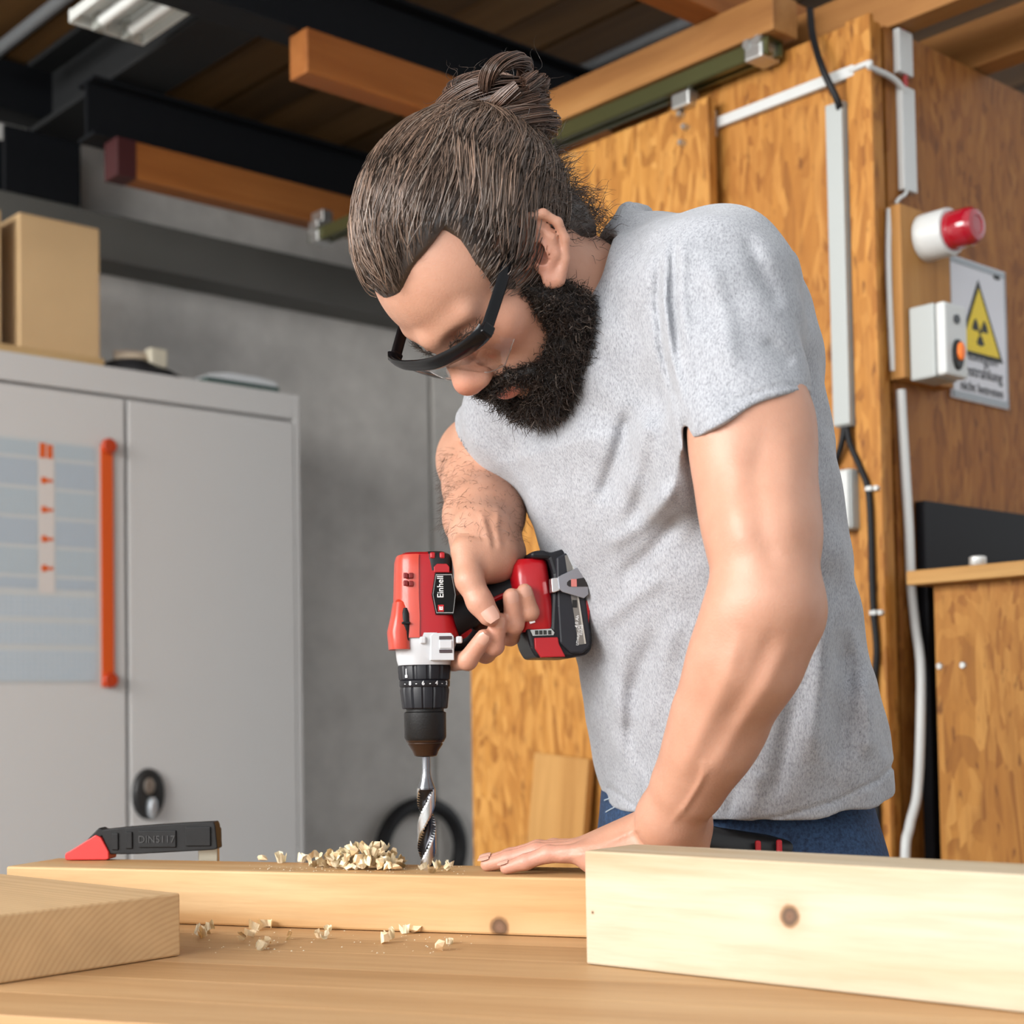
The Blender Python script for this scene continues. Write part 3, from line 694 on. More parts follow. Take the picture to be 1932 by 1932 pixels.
# ================================================================== STEEL CABINET AND WHAT STANDS ON IT
CV = 1.888
ur_ = Pv(569, 1200, CV)[0]; ug = Pv(240, 1200, CV)[0]; ctop = Pv(569, 746, CV)[2]
wdoor = ur_ - ug - 0.018; ulft = ug - wdoor - 0.018
def grey_steel_paint(name, c):
    return mat(name, c, 0.42, spec=0.4)
M_cab = grey_steel_paint('cabinet_grey', (0.54, 0.53, 0.52))
M_cab2 = grey_steel_paint('cabinet_door_grey', (0.55, 0.54, 0.53))
cab = empty('steel_cabinet', room((ulft + ur_) / 2, CV, 0), RZ, 'tall light grey two-door steel cabinet in front of the concrete wall', 'cabinet')
cw = ur_ - ulft
dz1 = Pv(545, 793, CV)[2]
bm = bmesh.new()
bx(bm, (0, 0.21 + 0.012, ctop / 2), (cw, 0.40, ctop), 0.003)
for s in (-1, 1): bx(bm, (s * (cw / 2 - 0.008), 0.006, ctop / 2), (0.016, 0.014, ctop), 0.002)
bx(bm, (0, 0.006, (ctop + dz1) / 2 + 0.002), (cw - 0.033, 0.014, ctop - dz1 - 0.004), 0.002)
bx(bm, (0, 0.006, 0.04), (cw - 0.033, 0.014, 0.08), 0.002)
link('body', bm_mesh(bm), M_cab, cab)
umid = (ulft + ur_) / 2
for s in (-1, 1):
    dr = box('door', (s * (wdoor / 2 + 0.0015), 0.006, (dz1 + 0.085) / 2), (wdoor - 0.006, 0.016, dz1 - 0.092), M_cab2, cab, 0.003)
    if s == 1:
        q = Pv(281, 1498, CV - 0.01)
        hx = q[0] - umid
        pl = link('handle_plate', lathe_mesh([(0.032, 0), (0.032, 0.008), (0.029, 0.014), (0.022, 0.017)], 36), mat('handle_black', (0.014, 0.014, 0.014), 0.4), dr, (hx, -0.002, q[2]), rot=(math.pi / 2, 0, 0)); pl.scale = (1.35, 1.95, 1)
        shade_auto(pl)
        cylobj('lock', (0, -0.002, 0), (0, -0.002, 0.0), 0.001, M_zinc, pl) if False else None
        o = link('lock', lathe_mesh([(0.010, 0), (0.010, 0.006), (0.008, 0.007)], 20), mat('lock_metal', (0.35, 0.31, 0.27), 0.35, 0.8), pl, (-0.004, 0.010, 0.016))
        o = link('lever', lathe_mesh([(0.008, 0), (0.008, 0.018), (0.006, 0.02)], 16), mat('lever_chrome', (0.62, 0.66, 0.70), 0.25, 0.7), pl, (0.0, -0.017, 0.012)); o.scale = (1, 1.6, 1)
# year planner sheet on the left door with its orange pointer strip
pv = CV - 0.004
zt_, zb_ = Pv(195, 842, pv)[2], Pv(195, 1288, pv)[2]; ux1 = Pv(205, 1050, pv)[0]
pw = min(0.9, ux1 - ulft - 0.02)
ps = empty('wall_planner', room(ux1, CV - 0.0035, zb_), RZ, 'pale blue year planner with orange strip on the cabinet door', 'planner')
ph = zt_ - zb_
box('sheet', (-pw / 2, 0, ph / 2), (pw, 0.0015, ph), mat('planner_paper', (0.50, 0.52, 0.52), 0.5), ps, 0)
M_cell = [mat('planner_blue_%d' % i, c, 0.5) for i, c in enumerate(((0.40, 0.46, 0.50), (0.385, 0.44, 0.495)))]
rows = []
cx1 = Pv(180, 1000, pv)[0] - ux1
ucol0, ucol1 = Pv(73, 1000, pv)[0] - ux1, Pv(102, 1000, pv)[0] - ux1
def zrow(py): return Pv(100, py, pv)[2] - zb_
ys = [838, 872, 928, 983, 1038, 1093, 1120]
for i in range(6):
    z1, z0 = zrow(ys[i] - 1), zrow(ys[i + 1] - 8)
    for (a, b) in ((-pw + 0.01, ucol0 - 0.004), (ucol1 + 0.004, cx1)):
        box('printed_row', ((a + b) / 2, -0.0012, (z0 + z1) / 2), (b - a, 0.0006, z1 - z0), M_cell[i % 2], ps, 0)
def gridmat():
    mt, nt, b = newmat('planner_grid')
    v = mapping(nt, (1, 1, 1))
    ck = nt.nodes.new('ShaderNodeTexBrick'); ck.offset = 0; ck.inputs['Scale'].default_value = 1.0
    ck.inputs['Brick Width'].default_value = 0.014; ck.inputs['Row Height'].default_value = 0.012; ck.inputs['Mortar Size'].default_value = 0.0018
    ck.inputs['Color1'].default_value = (0.41, 0.47, 0.52, 1); ck.inputs['Color2'].default_value = (0.39, 0.455, 0.51, 1); ck.inputs['Mortar'].default_value = (0.47, 0.52, 0.56, 1)
    mp = nt.nodes.new('ShaderNodeMapping'); mp.inputs['Rotation'].default_value = (math.pi / 2, 0, 0)
    tc = nt.nodes.new('ShaderNodeTexCoord'); nt.links.new(tc.outputs['Object'], mp.inputs[0]); nt.links.new(mp.outputs[0], ck.inputs[0])
    nt.links.new(ck.outputs[0], b.inputs['Base Color']); return mt
gm = gridmat()
for (y1, y0) in ((1126, 1165), (1176, 1216), (1228, 1284)):
    z1, z0 = zrow(y1), zrow(y0)
    box('printed_grid', ((-pw + 0.01 + cx1) / 2, -0.0012, (z0 + z1) / 2), (cx1 + pw - 0.01, 0.0006, z1 - z0), gm, ps, 0)
M_or = mat('planner_orange', (0.62, 0.10, 0.015), 0.4); M_orp = mat('planner_pale_print', (0.60, 0.55, 0.52), 0.5)
box('month_column', ((ucol0 + ucol1) / 2, -0.0014, (zrow(840) + zrow(1120)) / 2), (ucol1 - ucol0, 0.0006, zrow(840) - zrow(1120)), M_orp, ps, 0)
for (y1, y0, a, b) in ((838, 866, 0.05, 0.45), (840, 866, 0.55, 0.9), (902, 914, 0.15, 0.5), (957, 969, 0.15, 0.5), (1012, 1024, 0.15, 0.5), (1067, 1079, 0.15, 0.5), (905, 911, 0.5, 0.9), (960, 966, 0.5, 0.9), (1015, 1021, 0.5, 0.9), (1070, 1076, 0.5, 0.9)):
    w = ucol1 - ucol0
    box('month_mark', (ucol0 + w * (a + b) / 2, -0.002, (zrow(y1) + zrow(y0)) / 2), (w * (b - a), 0.0006, zrow(y1) - zrow(y0)), M_or, ps, 0)
sx = Pv(201, 1060, pv)[0] - ux1
strip = box('pointer_strip', (sx, -0.004, ph / 2 - 0.005), (0.032, 0.004, ph + 0.012), mat('orange_strip', (0.60, 0.085, 0.012), 0.35), ps, 0.001)
for zz in (ph, 0.006):
    o = link('magnet', lathe_mesh([(0.019, 0), (0.019, 0.008), (0.016, 0.012)], 24), mat('orange_magnet', (0.42, 0.04, 0.008), 0.35), strip, (sx + 0.003, -0.006, zz), rot=(math.pi / 2, 0, 0)); shade_auto(o)
# things on the cabinet top
bv = CV + 0.06
q0, q1 = Pv(36, 500, bv), Pv(188, 500, bv)
zb2, zt2 = ctop + 0.026, Pv(110, 418, bv)[2]
o = tag(box('slab', ((Pv(-40, 660, CV + 0.03)[0] + Pv(197, 660, CV + 0.03)[0]) / 2 - umid, 0.17, ctop + 0.013), (Pv(197, 660, CV + 0.03)[0] - Pv(-40, 660, CV + 0.03)[0], 0.28, 0.024), wood('slab_wood', (0.46, 0.30, 0.14), (0.55, 0.38, 0.19), (0.60, 0.43, 0.23), 'x', 8), None, 0.002, loc=room(umid, CV, 0), rz=RZ), 'flat wooden board lying on the steel cabinet under the carton', 'board')
M_mdf = mat('carton_tan', (0.56, 0.38, 0.20), 0.6, var=0.06, vscale=5)
def carton(u0, u1, z1, label):
    r = empty('carton', room((u0 + u1) / 2, bv, zb2), RZ, label, 'box')
    w = u1 - u0; h = z1 - zb2
    box('body', (0, 0.09, h / 2), (w, 0.18, h), M_mdf, r, 0.003)
    box('lid_flap', (0, 0.045, h + 0.0015), (w - 0.004, 0.088, 0.003), M_mdf, r, 0.0005)
    box('lid_flap', (0, 0.135, h + 0.0015), (w - 0.004, 0.088, 0.003), M_mdf, r, 0.0005)
    return r
carton(q0[0], q1[0], zt2, 'tall tan carton standing on the steel cabinet')
carton(Pv(-140, 500, bv)[0], Pv(2, 500, bv)[0], Pv(0, 398, bv)[2], 'second tan carton cut by the left edge of the picture')
# black bag with a cream plug block, white flat case
q0, q1 = Pv(180, 690, CV + 0.12), Pv(335, 690, CV + 0.12)
r = empty('tool_bag', room((q0[0] + q1[0]) / 2, CV + 0.12, ctop), RZ, 'flat black tool bag with cables lying on the cabinet beside the carton', 'bag')
S_ = Solid(); w = q1[0] - q0[0]
S_.ell((0, 0, 0.012), (w * 0.5, 0.10, 0.022)).ell((-w * 0.12, 0, 0.028), (w * 0.28, 0.08, 0.026), k=0.02).ell((w * 0.18, 0.01, 0.018), (w * 0.2, 0.07, 0.022), k=0.02)
S_.add(lambda p: -p[:, 2] + 0.001, (0, 0, 0), 1, 0.004, '&')
V, F = surface_nets(S_.field, (-w * 0.6, -0.13, -0.02), (w * 0.6, 0.13, 0.08), 0.006)
link('pouch', np_mesh('pouch', V, F), mat('bag_black', (0.01, 0.01, 0.012), 0.6), r)
for k, (zz, c) in enumerate(((0.052, (0.45, 0.36, 0.26)), (0.060, (0.50, 0.42, 0.32)), (0.068, (0.42, 0.33, 0.25)))):
    link('cable_loop', tube_mesh(catmull([(-w * 0.33, -0.02, zz - 0.005), (-w * 0.1, -0.05 + 0.01 * k, zz), (w * 0.1, -0.03, zz - 0.004), (w * 0.17, 0.0, zz - 0.014)], 6), 0.005, 8), mat('cable_cream_%d' % k, c, 0.5), r, smooth=True)
box('plug_block', (w * 0.13, -0.04, 0.057), (0.05, 0.04, 0.05), mat('plug_cream', (0.52, 0.48, 0.38), 0.5), r, 0.006)
q0, q1 = Pv(358, 720, CV + 0.10), Pv(496, 720, CV + 0.10)
w = q1[0] - q0[0]
r = empty('flat_case', room((q0[0] + q1[0]) / 2, CV + 0.12, ctop), RZ, 'flat white case with a dark green edge on the cabinet', 'case')
box('tray', (0, 0, 0.009), (w, 0.2, 0.016), mat('case_green', (0.03, 0.07, 0.06), 0.5), r, 0.003)
prism('cover', [(-w * 0.5, 0.0175), (-w * 0.44, 0.027), (-w * 0.2, 0.037), (w * 0.25, 0.037), (w * 0.46, 0.030), (w * 0.5, 0.0175)], -0.098, 0.098, mat('case_white', (0.56, 0.58, 0.60), 0.4), r, bevel=0.002)
# black hose ring on the wall
q = Pv(800, 1604, WV - 0.03); rr = abs(Pv(800, 1604, WV)[2] - Pv(800, 1510, WV)[2]) - 0.012
r = empty('hose_coil', room(q[0] - 0.01, WV - 0.032, q[2] - rr), RZ, 'black hose coil hanging on the concrete wall behind the drill bit', 'hose')
pts = [(rr * 1.08 * math.cos(t), 0.0, rr + rr * math.sin(t)) for t in np.linspace(-1.3, 4.4, 40)]
me = tube_mesh(pts, 0.024, 12, up=Vector((0, 1, 0))); link('hose', me, mat('hose_black', (0.014, 0.014, 0.016), 0.5), r, smooth=True)
cylobj('hook', (0, 0.03, rr * 2 - 0.03), (0, -0.03, rr * 2 - 0.03), 0.006, M_zinc, r)

# ================================================================== WORKBENCH AND TIMBER
TZ = 0.88
E1 = Vector((0.9446, -0.3283, 0)); E2 = Vector((0.3283, 0.9446, 0)); BZ = math.atan2(-0.3283, 0.9446)
OB = Vector((0.069, 1.494, 0))
def bench(s, w, z): return OB + E1 * s + E2 * w + Vector((0, 0, z))
bt = empty('workbench', bench(-0.2, -0.18, 0), BZ, 'wooden workbench with glued light brown plank top', 'workbench')
W0, W1, S0, S1 = -0.466, 0.112, -1.15, 0.85
npl = 7; pw_ = (W1 - W0) / npl
for i in range(npl):
    k = rng.uniform(0.93, 1.05)
    cols = [tuple(c * k for c in q) for q in ((0.40, 0.225, 0.100), (0.47, 0.275, 0.13), (0.52, 0.32, 0.16))]
    box('plank', ((S0 + S1) / 2 + 0.2, W0 + pw_ * (i + 0.5) + 0.18, TZ - 0.021), (S1 - S0, pw_ - 0.0003, 0.042), wood('bench_plank_%d' % i, *cols, 'x', 11, 0.5, loc=(i * 2.3, i * 1.7, 0), streak=0.9), bt, 0.0006)
M_leg = wood('bench_leg_wood', (0.34, 0.19, 0.08), (0.45, 0.26, 0.12), (0.5, 0.3, 0.15), 'z', 12)
for s in (S0 + 0.1, S1 - 0.1):
    for w in (W0 + 0.08, W1 - 0.06):
        box('leg', (s + 0.2, w + 0.18, (TZ - 0.043) / 2), (0.07, 0.07, TZ - 0.043), M_leg, bt, 0.004)
for w in (W0 + 0.08, W1 - 0.06): box('apron', ((S0 + S1) / 2 + 0.2, w + 0.18, TZ - 0.095), (S1 - S0 - 0.27, 0.03, 0.10), M_leg, bt, 0.002)
box('shelf', ((S0 + S1) / 2 + 0.2, (W0 + W1) / 2 + 0.19, 0.2), (S1 - S0 - 0.1, W1 - W0 - 0.16, 0.025), M_leg, bt, 0.002)

BH, BW = 0.0575, 0.097
# the plank being drilled
bl0, bl1 = -0.672, 0.42
kx = (Pz(950, 1762, TZ) - bench(bl0, 0, 0)).dot(E1)
M_pine = wood('pine_plank', (0.43, 0.225, 0.088), (0.51, 0.300, 0.132), (0.565, 0.375, 0.195), 'x', 13, 0.55, knots=[(kx, 0.002, 0.008, 0.010)], loc=(0.3, 0.8, 0.1))
dp = box('pine_plank', ((bl1 - bl0) / 2, BW / 2, BH / 2), (bl1 - bl0, BW, BH), M_pine, None, 0.0025, loc=bench(bl0, 0, TZ + 0.0005), rz=BZ)
tag(dp, 'long pine plank lying flat under the drill and the hand', 'plank')
BT = TZ + BH + 0.0005
# near timber standing on edge at the right
n0 = Pz(1106, 1820, TZ); n1 = Pz(1932, 1913, TZ); nd = (n1 - n0).normalized(); nz = math.atan2(nd.y, nd.x)
NH = 0.098
kq = Pz(1522, 1722, TZ)
kk = P(1522, 1722, n0.y + (n1.y - n0.y) * 0.43)
kl = (Vector((kk.x, kk.y, 0)) - Vector((n0.x, n0.y, 0))).dot(nd)
M_fir = wood('fir_timber', (0.44, 0.325, 0.195), (0.52, 0.43, 0.305), (0.555, 0.475, 0.36), 'x', 17, 0.6, knots=[(kl, 0, kk.z - TZ, 0.0085), (0.008, 0, 0.045, 0.0012), (kl + 0.012, 0.0, kk.z - TZ - 0.024, 0.0)][:2], loc=(2.0, 0.5, 0.7))
tag(box('squared_timber', (0.45, 0.0375, NH / 2), (0.9, 0.075, NH), M_fir, None, 0.002, loc=(n0.x, n0.y, TZ + 0.0005), rz=nz), 'pale squared timber with a round knot in the right foreground', 'timber')
# left foreground offcut, end grain towards the camera
q0 = Pz(341, 1804, TZ); ang = math.atan2(0.66, -0.751)
def endgrain():
    mt, nt, b = newmat('offcut_wood')
    v = mapping(nt, (0.05, 1, 1), loc=(0, 0.02, 0.10))
    wv = nt.nodes.new('ShaderNodeTexWave'); wv.wave_type = 'RINGS'; wv.rings_direction = 'X'; wv.inputs['Scale'].default_value = 60; wv.inputs['Distortion'].default_value = 1.2; wv.inputs['Detail'].default_value = 2
    nt.links.new(v, wv.inputs['Vector'])
    c = ramp(nt, wv.outputs[0], [(0.1, (0.53, 0.345, 0.175)), (0.7, (0.58, 0.39, 0.205))])
    f = noise(nt, mapping(nt, (0.2, 1, 1)), 30, 4)
    c = mix(nt, 0.5, c, ramp(nt, f, [(0.3, (0.85, 0.82, 0.78)), (0.65, (1.05, 1.03, 1))]), 'MULTIPLY')
    nt.links.new(c, b.inputs['Base Color']); b.inputs['Roughness'].default_value = 0.65; return mt
oc = box('timber_offcut', (0.28, 0.105, BH / 2), (0.56, 0.21, BH), endgrain(), None, 0.002, loc=(q0.x, q0.y, TZ + 0.0005), rz=ang)
tag(oc, 'short thick wooden offcut with end grain in the left foreground', 'timber')

# ------------------------------------------------------------------ screw clamp arm
M_cl = mat('clamp_black', (0.007, 0.007, 0.0075), 0.45, spec=0.3, bump=0.15, bscale=60)
M_clr = mat('clamp_red', (0.50, 0.025, 0.022), 0.45, var=0.08, vscale=60)
cd = 1.77; sc = cd / FPX
cp = P(270, 1608, cd); cz0 = BT + 0.0008
cl = empty('clamp', (cp.x, cp.y, cz0), -0.10, 'black clamp arm with red pad tip holding the pine plank', 'clamp')
def cpx(px, py): return ((px - 270) * sc, (1622 - py) * sc)
body = [cpx(*p) for p in ((186, 1566), (191, 1562), (198, 1566), (240, 1562), (300, 1558), (360, 1555), (411, 1553), (414, 1560), (418, 1602), (412, 1605), (330, 1609), (262, 1612), (212, 1612), (205, 1598), (196, 1578), (160, 1600), (155, 1596))]
arm = prism('arm', body, -0.010, 0.010, M_cl, cl, bevel=0.0012)
for (x0, x1, y0, y1) in ((216, 229, 1572, 1604), (243, 256, 1570, 1602), (268, 340, 1568, 1600), (358, 406, 1562, 1598)):
    a, b = cpx(x0, y1), cpx(x1, y0)
    box('rib', ((a[0] + b[0]) / 2, -0.0105, (a[1] + b[1]) / 2), (b[0] - a[0], 0.003, b[1] - a[1]), M_cl, arm, 0.001)
me = text_mesh('DIN5117', 0.0115, 0.0004); link('lettering', me, mat('clamp_lettering', (0.035, 0.035, 0.036), 0.4), arm, (*[cpx(303, 1585)[0]], -0.0125, cpx(303, 1585)[1]), rot=(math.pi / 2, 0, 0))
prism('pad', [cpx(*p) for p in ((126, 1612), (128, 1608), (135, 1605), (186, 1575), (196, 1580), (207, 1600), (211, 1607), (211, 1620), (206, 1622), (129, 1622), (126, 1619))], -0.013, 0.013, M_clr, cl, bevel=0.0012)
a = cpx(362, 0)[0]; b = cpx(400, 0)[0]
rl = box('rail', ((a + b) / 2 + 0.004, 0.018, -0.045), (b - a, 0.008, 0.13), mat('clamp_rail_steel', (0.42, 0.38, 0.30), 0.35, 0.8), cl, 0.001)
box('rail_socket', ((a + b) / 2 + 0.004, 0.010, 0.022), (b - a + 0.006, 0.024, 0.024), M_cl, cl, 0.002)

# ------------------------------------------------------------------ wood chips
M_chip = [mat('chip_%d' % i, c, 0.65, var=0.12, vscale=90) for i, c in enumerate(((0.92, 0.76, 0.52), (0.95, 0.83, 0.63), (0.90, 0.69, 0.43)))]
def chip_mesh(k):
    r = np.random.default_rng(100 + k); bm = bmesh.new()
    if k % 3 != 2:      # rolled shaving: a cone strip wound about its axis
        n = 9; turn = r.uniform(2.6, 5.2); R0, R1, H = r.uniform(0.0022, 0.0034), r.uniform(0.003, 0.0046), r.uniform(0.004, 0.007)
        ring = []
        for i in range(n):
            t = turn * i / (n - 1); w = 1 + 0.15 * r.normal(); sp = 1 + 0.16 * i / n
            ring.append([bm.verts.new((R0 * sp * math.cos(t) , R0 * sp * math.sin(t), 0.0)), bm.verts.new((R1 * sp * w * math.cos(t), R1 * sp * w * math.sin(t), H * (1 + 0.2 * r.normal())))])
        for a, b in zip(ring[:-1], ring[1:]): bm.faces.new((a[0], b[0], b[1], a[1]))
        bmesh.ops.solidify(bm, geom=bm.faces[:], thickness=0.0008)
    else:
        bmesh.ops.create_icosphere(bm, subdivisions=1, radius=0.0035)
        for v in bm.verts: v.co = Vector((v.co.x * 1.2, v.co.y, v.co.z * 0.75)) * (1 + 0.28 * r.normal())
    return bm_mesh(bm, 'chip')
chips = []
for k in range(12):
    me = chip_mesh(k); me.materials.append(M_chip[k % 3]); zmin = min(v.co.z for v in me.vertices); chips.append((me, zmin))
def put_chip(p, z, label, group, s=1.0, tilt=0.5):
    me, zmin = chips[int(rng.integers(12))]
    o = bpy.data.objects.new('wood_chip', me); COL.objects.link(o)
    o.rotation_euler = (rng.normal() * tilt, rng.normal() * tilt, rng.uniform(0, 6.28)); o.scale = (s, s, s)
    R_ = o.rotation_euler.to_matrix()
    lo = min((R_ @ v.co).z for v in me.vertices) * s
    o.location = (p.x, p.y, z - lo)
    tag(o, label, 'wood chip', group); return o
axis = Pz(806, 1634, BT)
BITX, BITY = axis.x, axis.y
# pile on the plank beside the drill bit: heights follow the heap
for i in range(105):
    t = rng.beta(2.6, 2.0)
    px = 585 + t * 220
    w = rng.uniform(0.25, 0.72) * BW if i > 18 else rng.uniform(0.2, 0.55) * BW
    base = Pz(px, 1634, BT); s = (base - OB).dot(E1); p = bench(s, w, 0)
    hmax = 0.023 * math.exp(-((px - 700) / 62) ** 2)
    lvl = rng.uniform(0, 1) ** 1.3 * hmax
    if (Vector((p.x, p.y, 0)) - Vector((BITX, BITY, 0))).length < 0.014: continue
    put_chip(p, BT + lvl, 'curled pale wood chip in the heap beside the drill bit', 'wood chips heaped by the drill bit', rng.uniform(1.0, 1.6))
for (px, py) in ((495, 1618), (531, 1622), (568, 1621)):
    put_chip(Pz(px, py + 6, BT), BT, {495: 'loose wood chip on the plank, farthest left of the heap', 531: 'loose wood chip on the plank, second left of the heap', 568: 'loose wood chip on the plank touching the left foot of the heap'}[px], 'single wood chips on the plank', 1.6, 0.3)
for (px, py) in ((800, 1642), (826, 1640), (848, 1634), (840, 1644), (815, 1647)):
    put_chip(Pz(px, py, BT), BT, 'wood chip right at the foot of the drill bit', 'wood chips around the drill bit', 1.2)
tb = [(372, 1762), (385, 1766), (398, 1758), (462, 1770), (470, 1764), (480, 1752), (489, 1788), (497, 1782), (503, 1748), (506, 1780), (541, 1768), (604, 1764), (612, 1768), (620, 1752), (727, 1775), (737, 1768), (765, 1758), (781, 1755), (847, 1776), (831, 1789)]
for (px, py) in tb:
    if px < 415: l = 'wood chip on the bench near the end of the left offcut'
    elif px < 560: l = 'wood chip in the cluster on the bench below the plank'
    elif px < 650: l = 'wood chip on the bench in front of the plank middle'
    else: l = 'wood chip on the bench below the drill'
    put_chip(Pz(px, py + 5, TZ), TZ, l, 'wood chips on the bench', rng.uniform(1.0, 1.6), 0.4)
# fine dust specks
V, F = [], []
for i in range(260):
    if i < 170: p = Pz(rng.uniform(470, 880), rng.normal(1640, 6), BT); z = BT
    else: p = Pz(rng.uniform(360, 900), rng.uniform(1752, 1800), TZ); z = TZ
    w = (p - OB).dot(E2)
    if z == BT and not (0.004 < w < BW - 0.004): continue
    if z == TZ and w > -0.004: continue
    r = rng.uniform(0.0004, 0.0012); b0 = len(V)
    V += [(p.x + r, p.y, z + 0.0003), (p.x - r * 0.6, p.y + r, z + 0.0003), (p.x - r * 0.7, p.y - r, z + 0.0003), (p.x, p.y, z + r * 1.1)]
    F += [(b0, b0 + 1, b0 + 3), (b0 + 1, b0 + 2, b0 + 3), (b0 + 2, b0, b0 + 3)]
tag(link('sawdust', np_mesh('sawdust', V, F), M_chip[1]), 'fine pale sawdust specks on plank and bench', 'sawdust', kind='stuff')

# ================================================================== CORDLESS DRILL
DS = BITY / FPX * (1 / 1.0)       # metres per pixel at the drill
DYAW = math.radians(10)
dr_ = empty('cordless_drill', (BITX, BITY, BT), DYAW, 'red cordless drill with battery boring into the pine plank', 'drill')
def dx(px): return (px - 808) * DS
def dzz(py): return (1634 - py) * DS
M_red = mat('drill_red', (0.36, 0.004, 0.009), 0.32, coat=0.25)
M_red_lit = mat('drill_red_lit', (0.46, 0.040, 0.018), 0.34, coat=0.2)  # same red plastic, brightened to orange where light falls on it
M_blk = mat('drill_black', (0.007, 0.007, 0.009), 0.42, spec=0.3, bump=0.1, bscale=200)
M_rub = mat('drill_rubber', (0.009, 0.0095, 0.011), 0.55, spec=0.3)
M_wht = mat('drill_white', (0.54, 0.55, 0.57), 0.35)
def loft(secs, n=48, a0=0.0, a1=2 * math.pi, ex=3.2, cap=True):
    """secs = [(z, cx, cy, rx, ry)]: superellipse sections stacked along z, optionally an angular sector."""
    bm = bmesh.new(); rings = []; full = abs(a1 - a0 - 2 * math.pi) < 1e-6
    ts = [a0 + (a1 - a0) * i / (n if full else n - 1) for i in range(n)]
    for z, cx, cy, rx, ry in secs:
        ring = []
        for t in ts:
            c, s = math.cos(t), math.sin(t)
            ring.append(bm.verts.new((cx + rx * math.copysign(abs(c) ** (2 / ex), c), cy + ry * math.copysign(abs(s) ** (2 / ex), s), z)))
        rings.append(ring)
    for a, b in zip(rings[:-1], rings[1:]):
        for i in range(n if full else n - 1): bm.faces.new((a[i], a[(i + 1) % n], b[(i + 1) % n], b[i]))
    if cap and full: bm.faces.new(rings[0][::-1]); bm.faces.new(rings[-1])
    return bm_mesh(bm)
def lo(name, me, m, parent=dr_, ang=35):
    o = link(name, me, m, parent); shade_auto(o, ang); return o
hs = [(dzz(1207), 0.002, 0, 0.0345, 0.032), (dzz(1198), 0.002, 0, 0.0345, 0.032), (dzz(1170), 0.002, 0, 0.0325, 0.031), (dzz(1130), 0.001, 0, 0.031, 0.0305), (dzz(1085), 0.001, 0, 0.030, 0.030), (dzz(1062), 0.001, 0, 0.0295, 0.029), (dzz(1051), 0.001, 0, 0.0275, 0.027), (dzz(1046), 0.001, 0, 0.023, 0.022), (dzz(1044.5), 0.001, 0, 0.014, 0.013)]
lo('housing', loft(hs, 56), M_red)
# lit side of the red housing painted orange-red, away from the handle
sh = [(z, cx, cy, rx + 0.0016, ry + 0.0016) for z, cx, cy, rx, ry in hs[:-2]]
lo('lit_side_shell', loft(sh, 30, math.radians(98), math.radians(262)), M_red_lit)
# vents and mode switch pod on the shell
for (px, py) in ((776, 1092), (786, 1092), (776, 1106), (786, 1107)):
    box('vent_slot', (dx(px) - 0.004, -0.0315, dzz(py)), (0.0048, 0.004, 0.0058), mat('vent_dark_red', (0.16, 0.008, 0.008), 0.5) if not bpy.data.materials.get('vent_dark_red') else bpy.data.materials['vent_dark_red'], dr_, 0.001)
pod = lo('switch_pod', loft([(dzz(1228), -0.0275, -0.012, 0.011, 0.021), (dzz(1195), -0.0285, -0.012, 0.0115, 0.022), (dzz(1165), -0.026, -0.011, 0.010, 0.020), (dzz(1140), -0.025, -0.010, 0.0085, 0.017), (dzz(1130), -0.023, -0.008, 0.005, 0.012)], 32), M_red_lit)
o = link('mode_slider', lathe_mesh([(0.0045, -0.015), (0.0055, -0.008), (0.006, 0.0), (0.005, 0.010), (0.0025, 0.015)], 16), M_rub, pod, (dx(768), -0.0285, dzz(1182))); o.scale = (0.8, 0.8, 1.15)
box('slider_grip', (dx(768), -0.0335, dzz(1180)), (0.009, 0.004, 0.0025), M_rub, pod, 0.001)
# rubber bumper on top with two red marks
bmp = lo('top_bumper', loft([(dzz(1082), 0.0135, -0.0005, 0.0155, 0.0303), (dzz(1060), 0.0135, -0.0005, 0.0165, 0.0303), (dzz(1050), 0.0125, -0.0005, 0.0150, 0.0282), (dzz(1045), 0.011, -0.0005, 0.0110, 0.0232), (dzz(1043.5), 0.010, 0, 0.005, 0.012)], 40), M_rub)
for px in (820, 838):
    box('bumper_mark', (dx(px), -0.0298, dzz(1054)), (0.0055, 0.003, 0.0068), M_red, bmp, 0.0015)
prism('bumper_window', [(dx(822), dzz(1086)), (dx(822), dzz(1076)), (dx(828), dzz(1070)), (dx(846), dzz(1070)), (dx(851), dzz(1076)), (dx(851), dzz(1086))], -0.0315, -0.0285, M_red, bmp, bevel=0.0005)
# maker's plate: black octagon, white outline, square emblem and name
oct_ = [(824, 1087), (856, 1087), (863, 1128), (858, 1165), (824, 1165), (817, 1128)]
lp = prism('name_plate', [(dx(a), dzz(b)) for a, b in oct_], -0.0325, -0.0295, mat('plate_black', (0.003, 0.003, 0.003), 0.4, spec=0.2), dr_, bevel=0.0003)
pc = (840, 1126)
ins = lambda f: [(dx(pc[0] + (a - pc[0]) * f), dzz(pc[1] + (b - pc[1]) * f)) for a, b in oct_]
bm = bmesh.new(); oa, ob = ins(0.93), ins(0.89); va = [bm.verts.new((x, -0.0327, z)) for x, z in oa]; vb = [bm.verts.new((x, -0.0327, z)) for x, z in ob]
for i in range(6): bm.faces.new((va[i], vb[i], vb[(i + 1) % 6], va[(i + 1) % 6]))
M_ptx = mat('plate_white', (0.80, 0.80, 0.80), 0.4)
link('plate_outline', bm_mesh(bm), mat('plate_grey', (0.28, 0.28, 0.28), 0.4), lp)
em = box('emblem', (dx(833.5), -0.0328, dzz(1153)), (0.0060, 0.0006, 0.0070), mat('emblem_red', (0.60, 0.01, 0.015), 0.4), lp, 0)
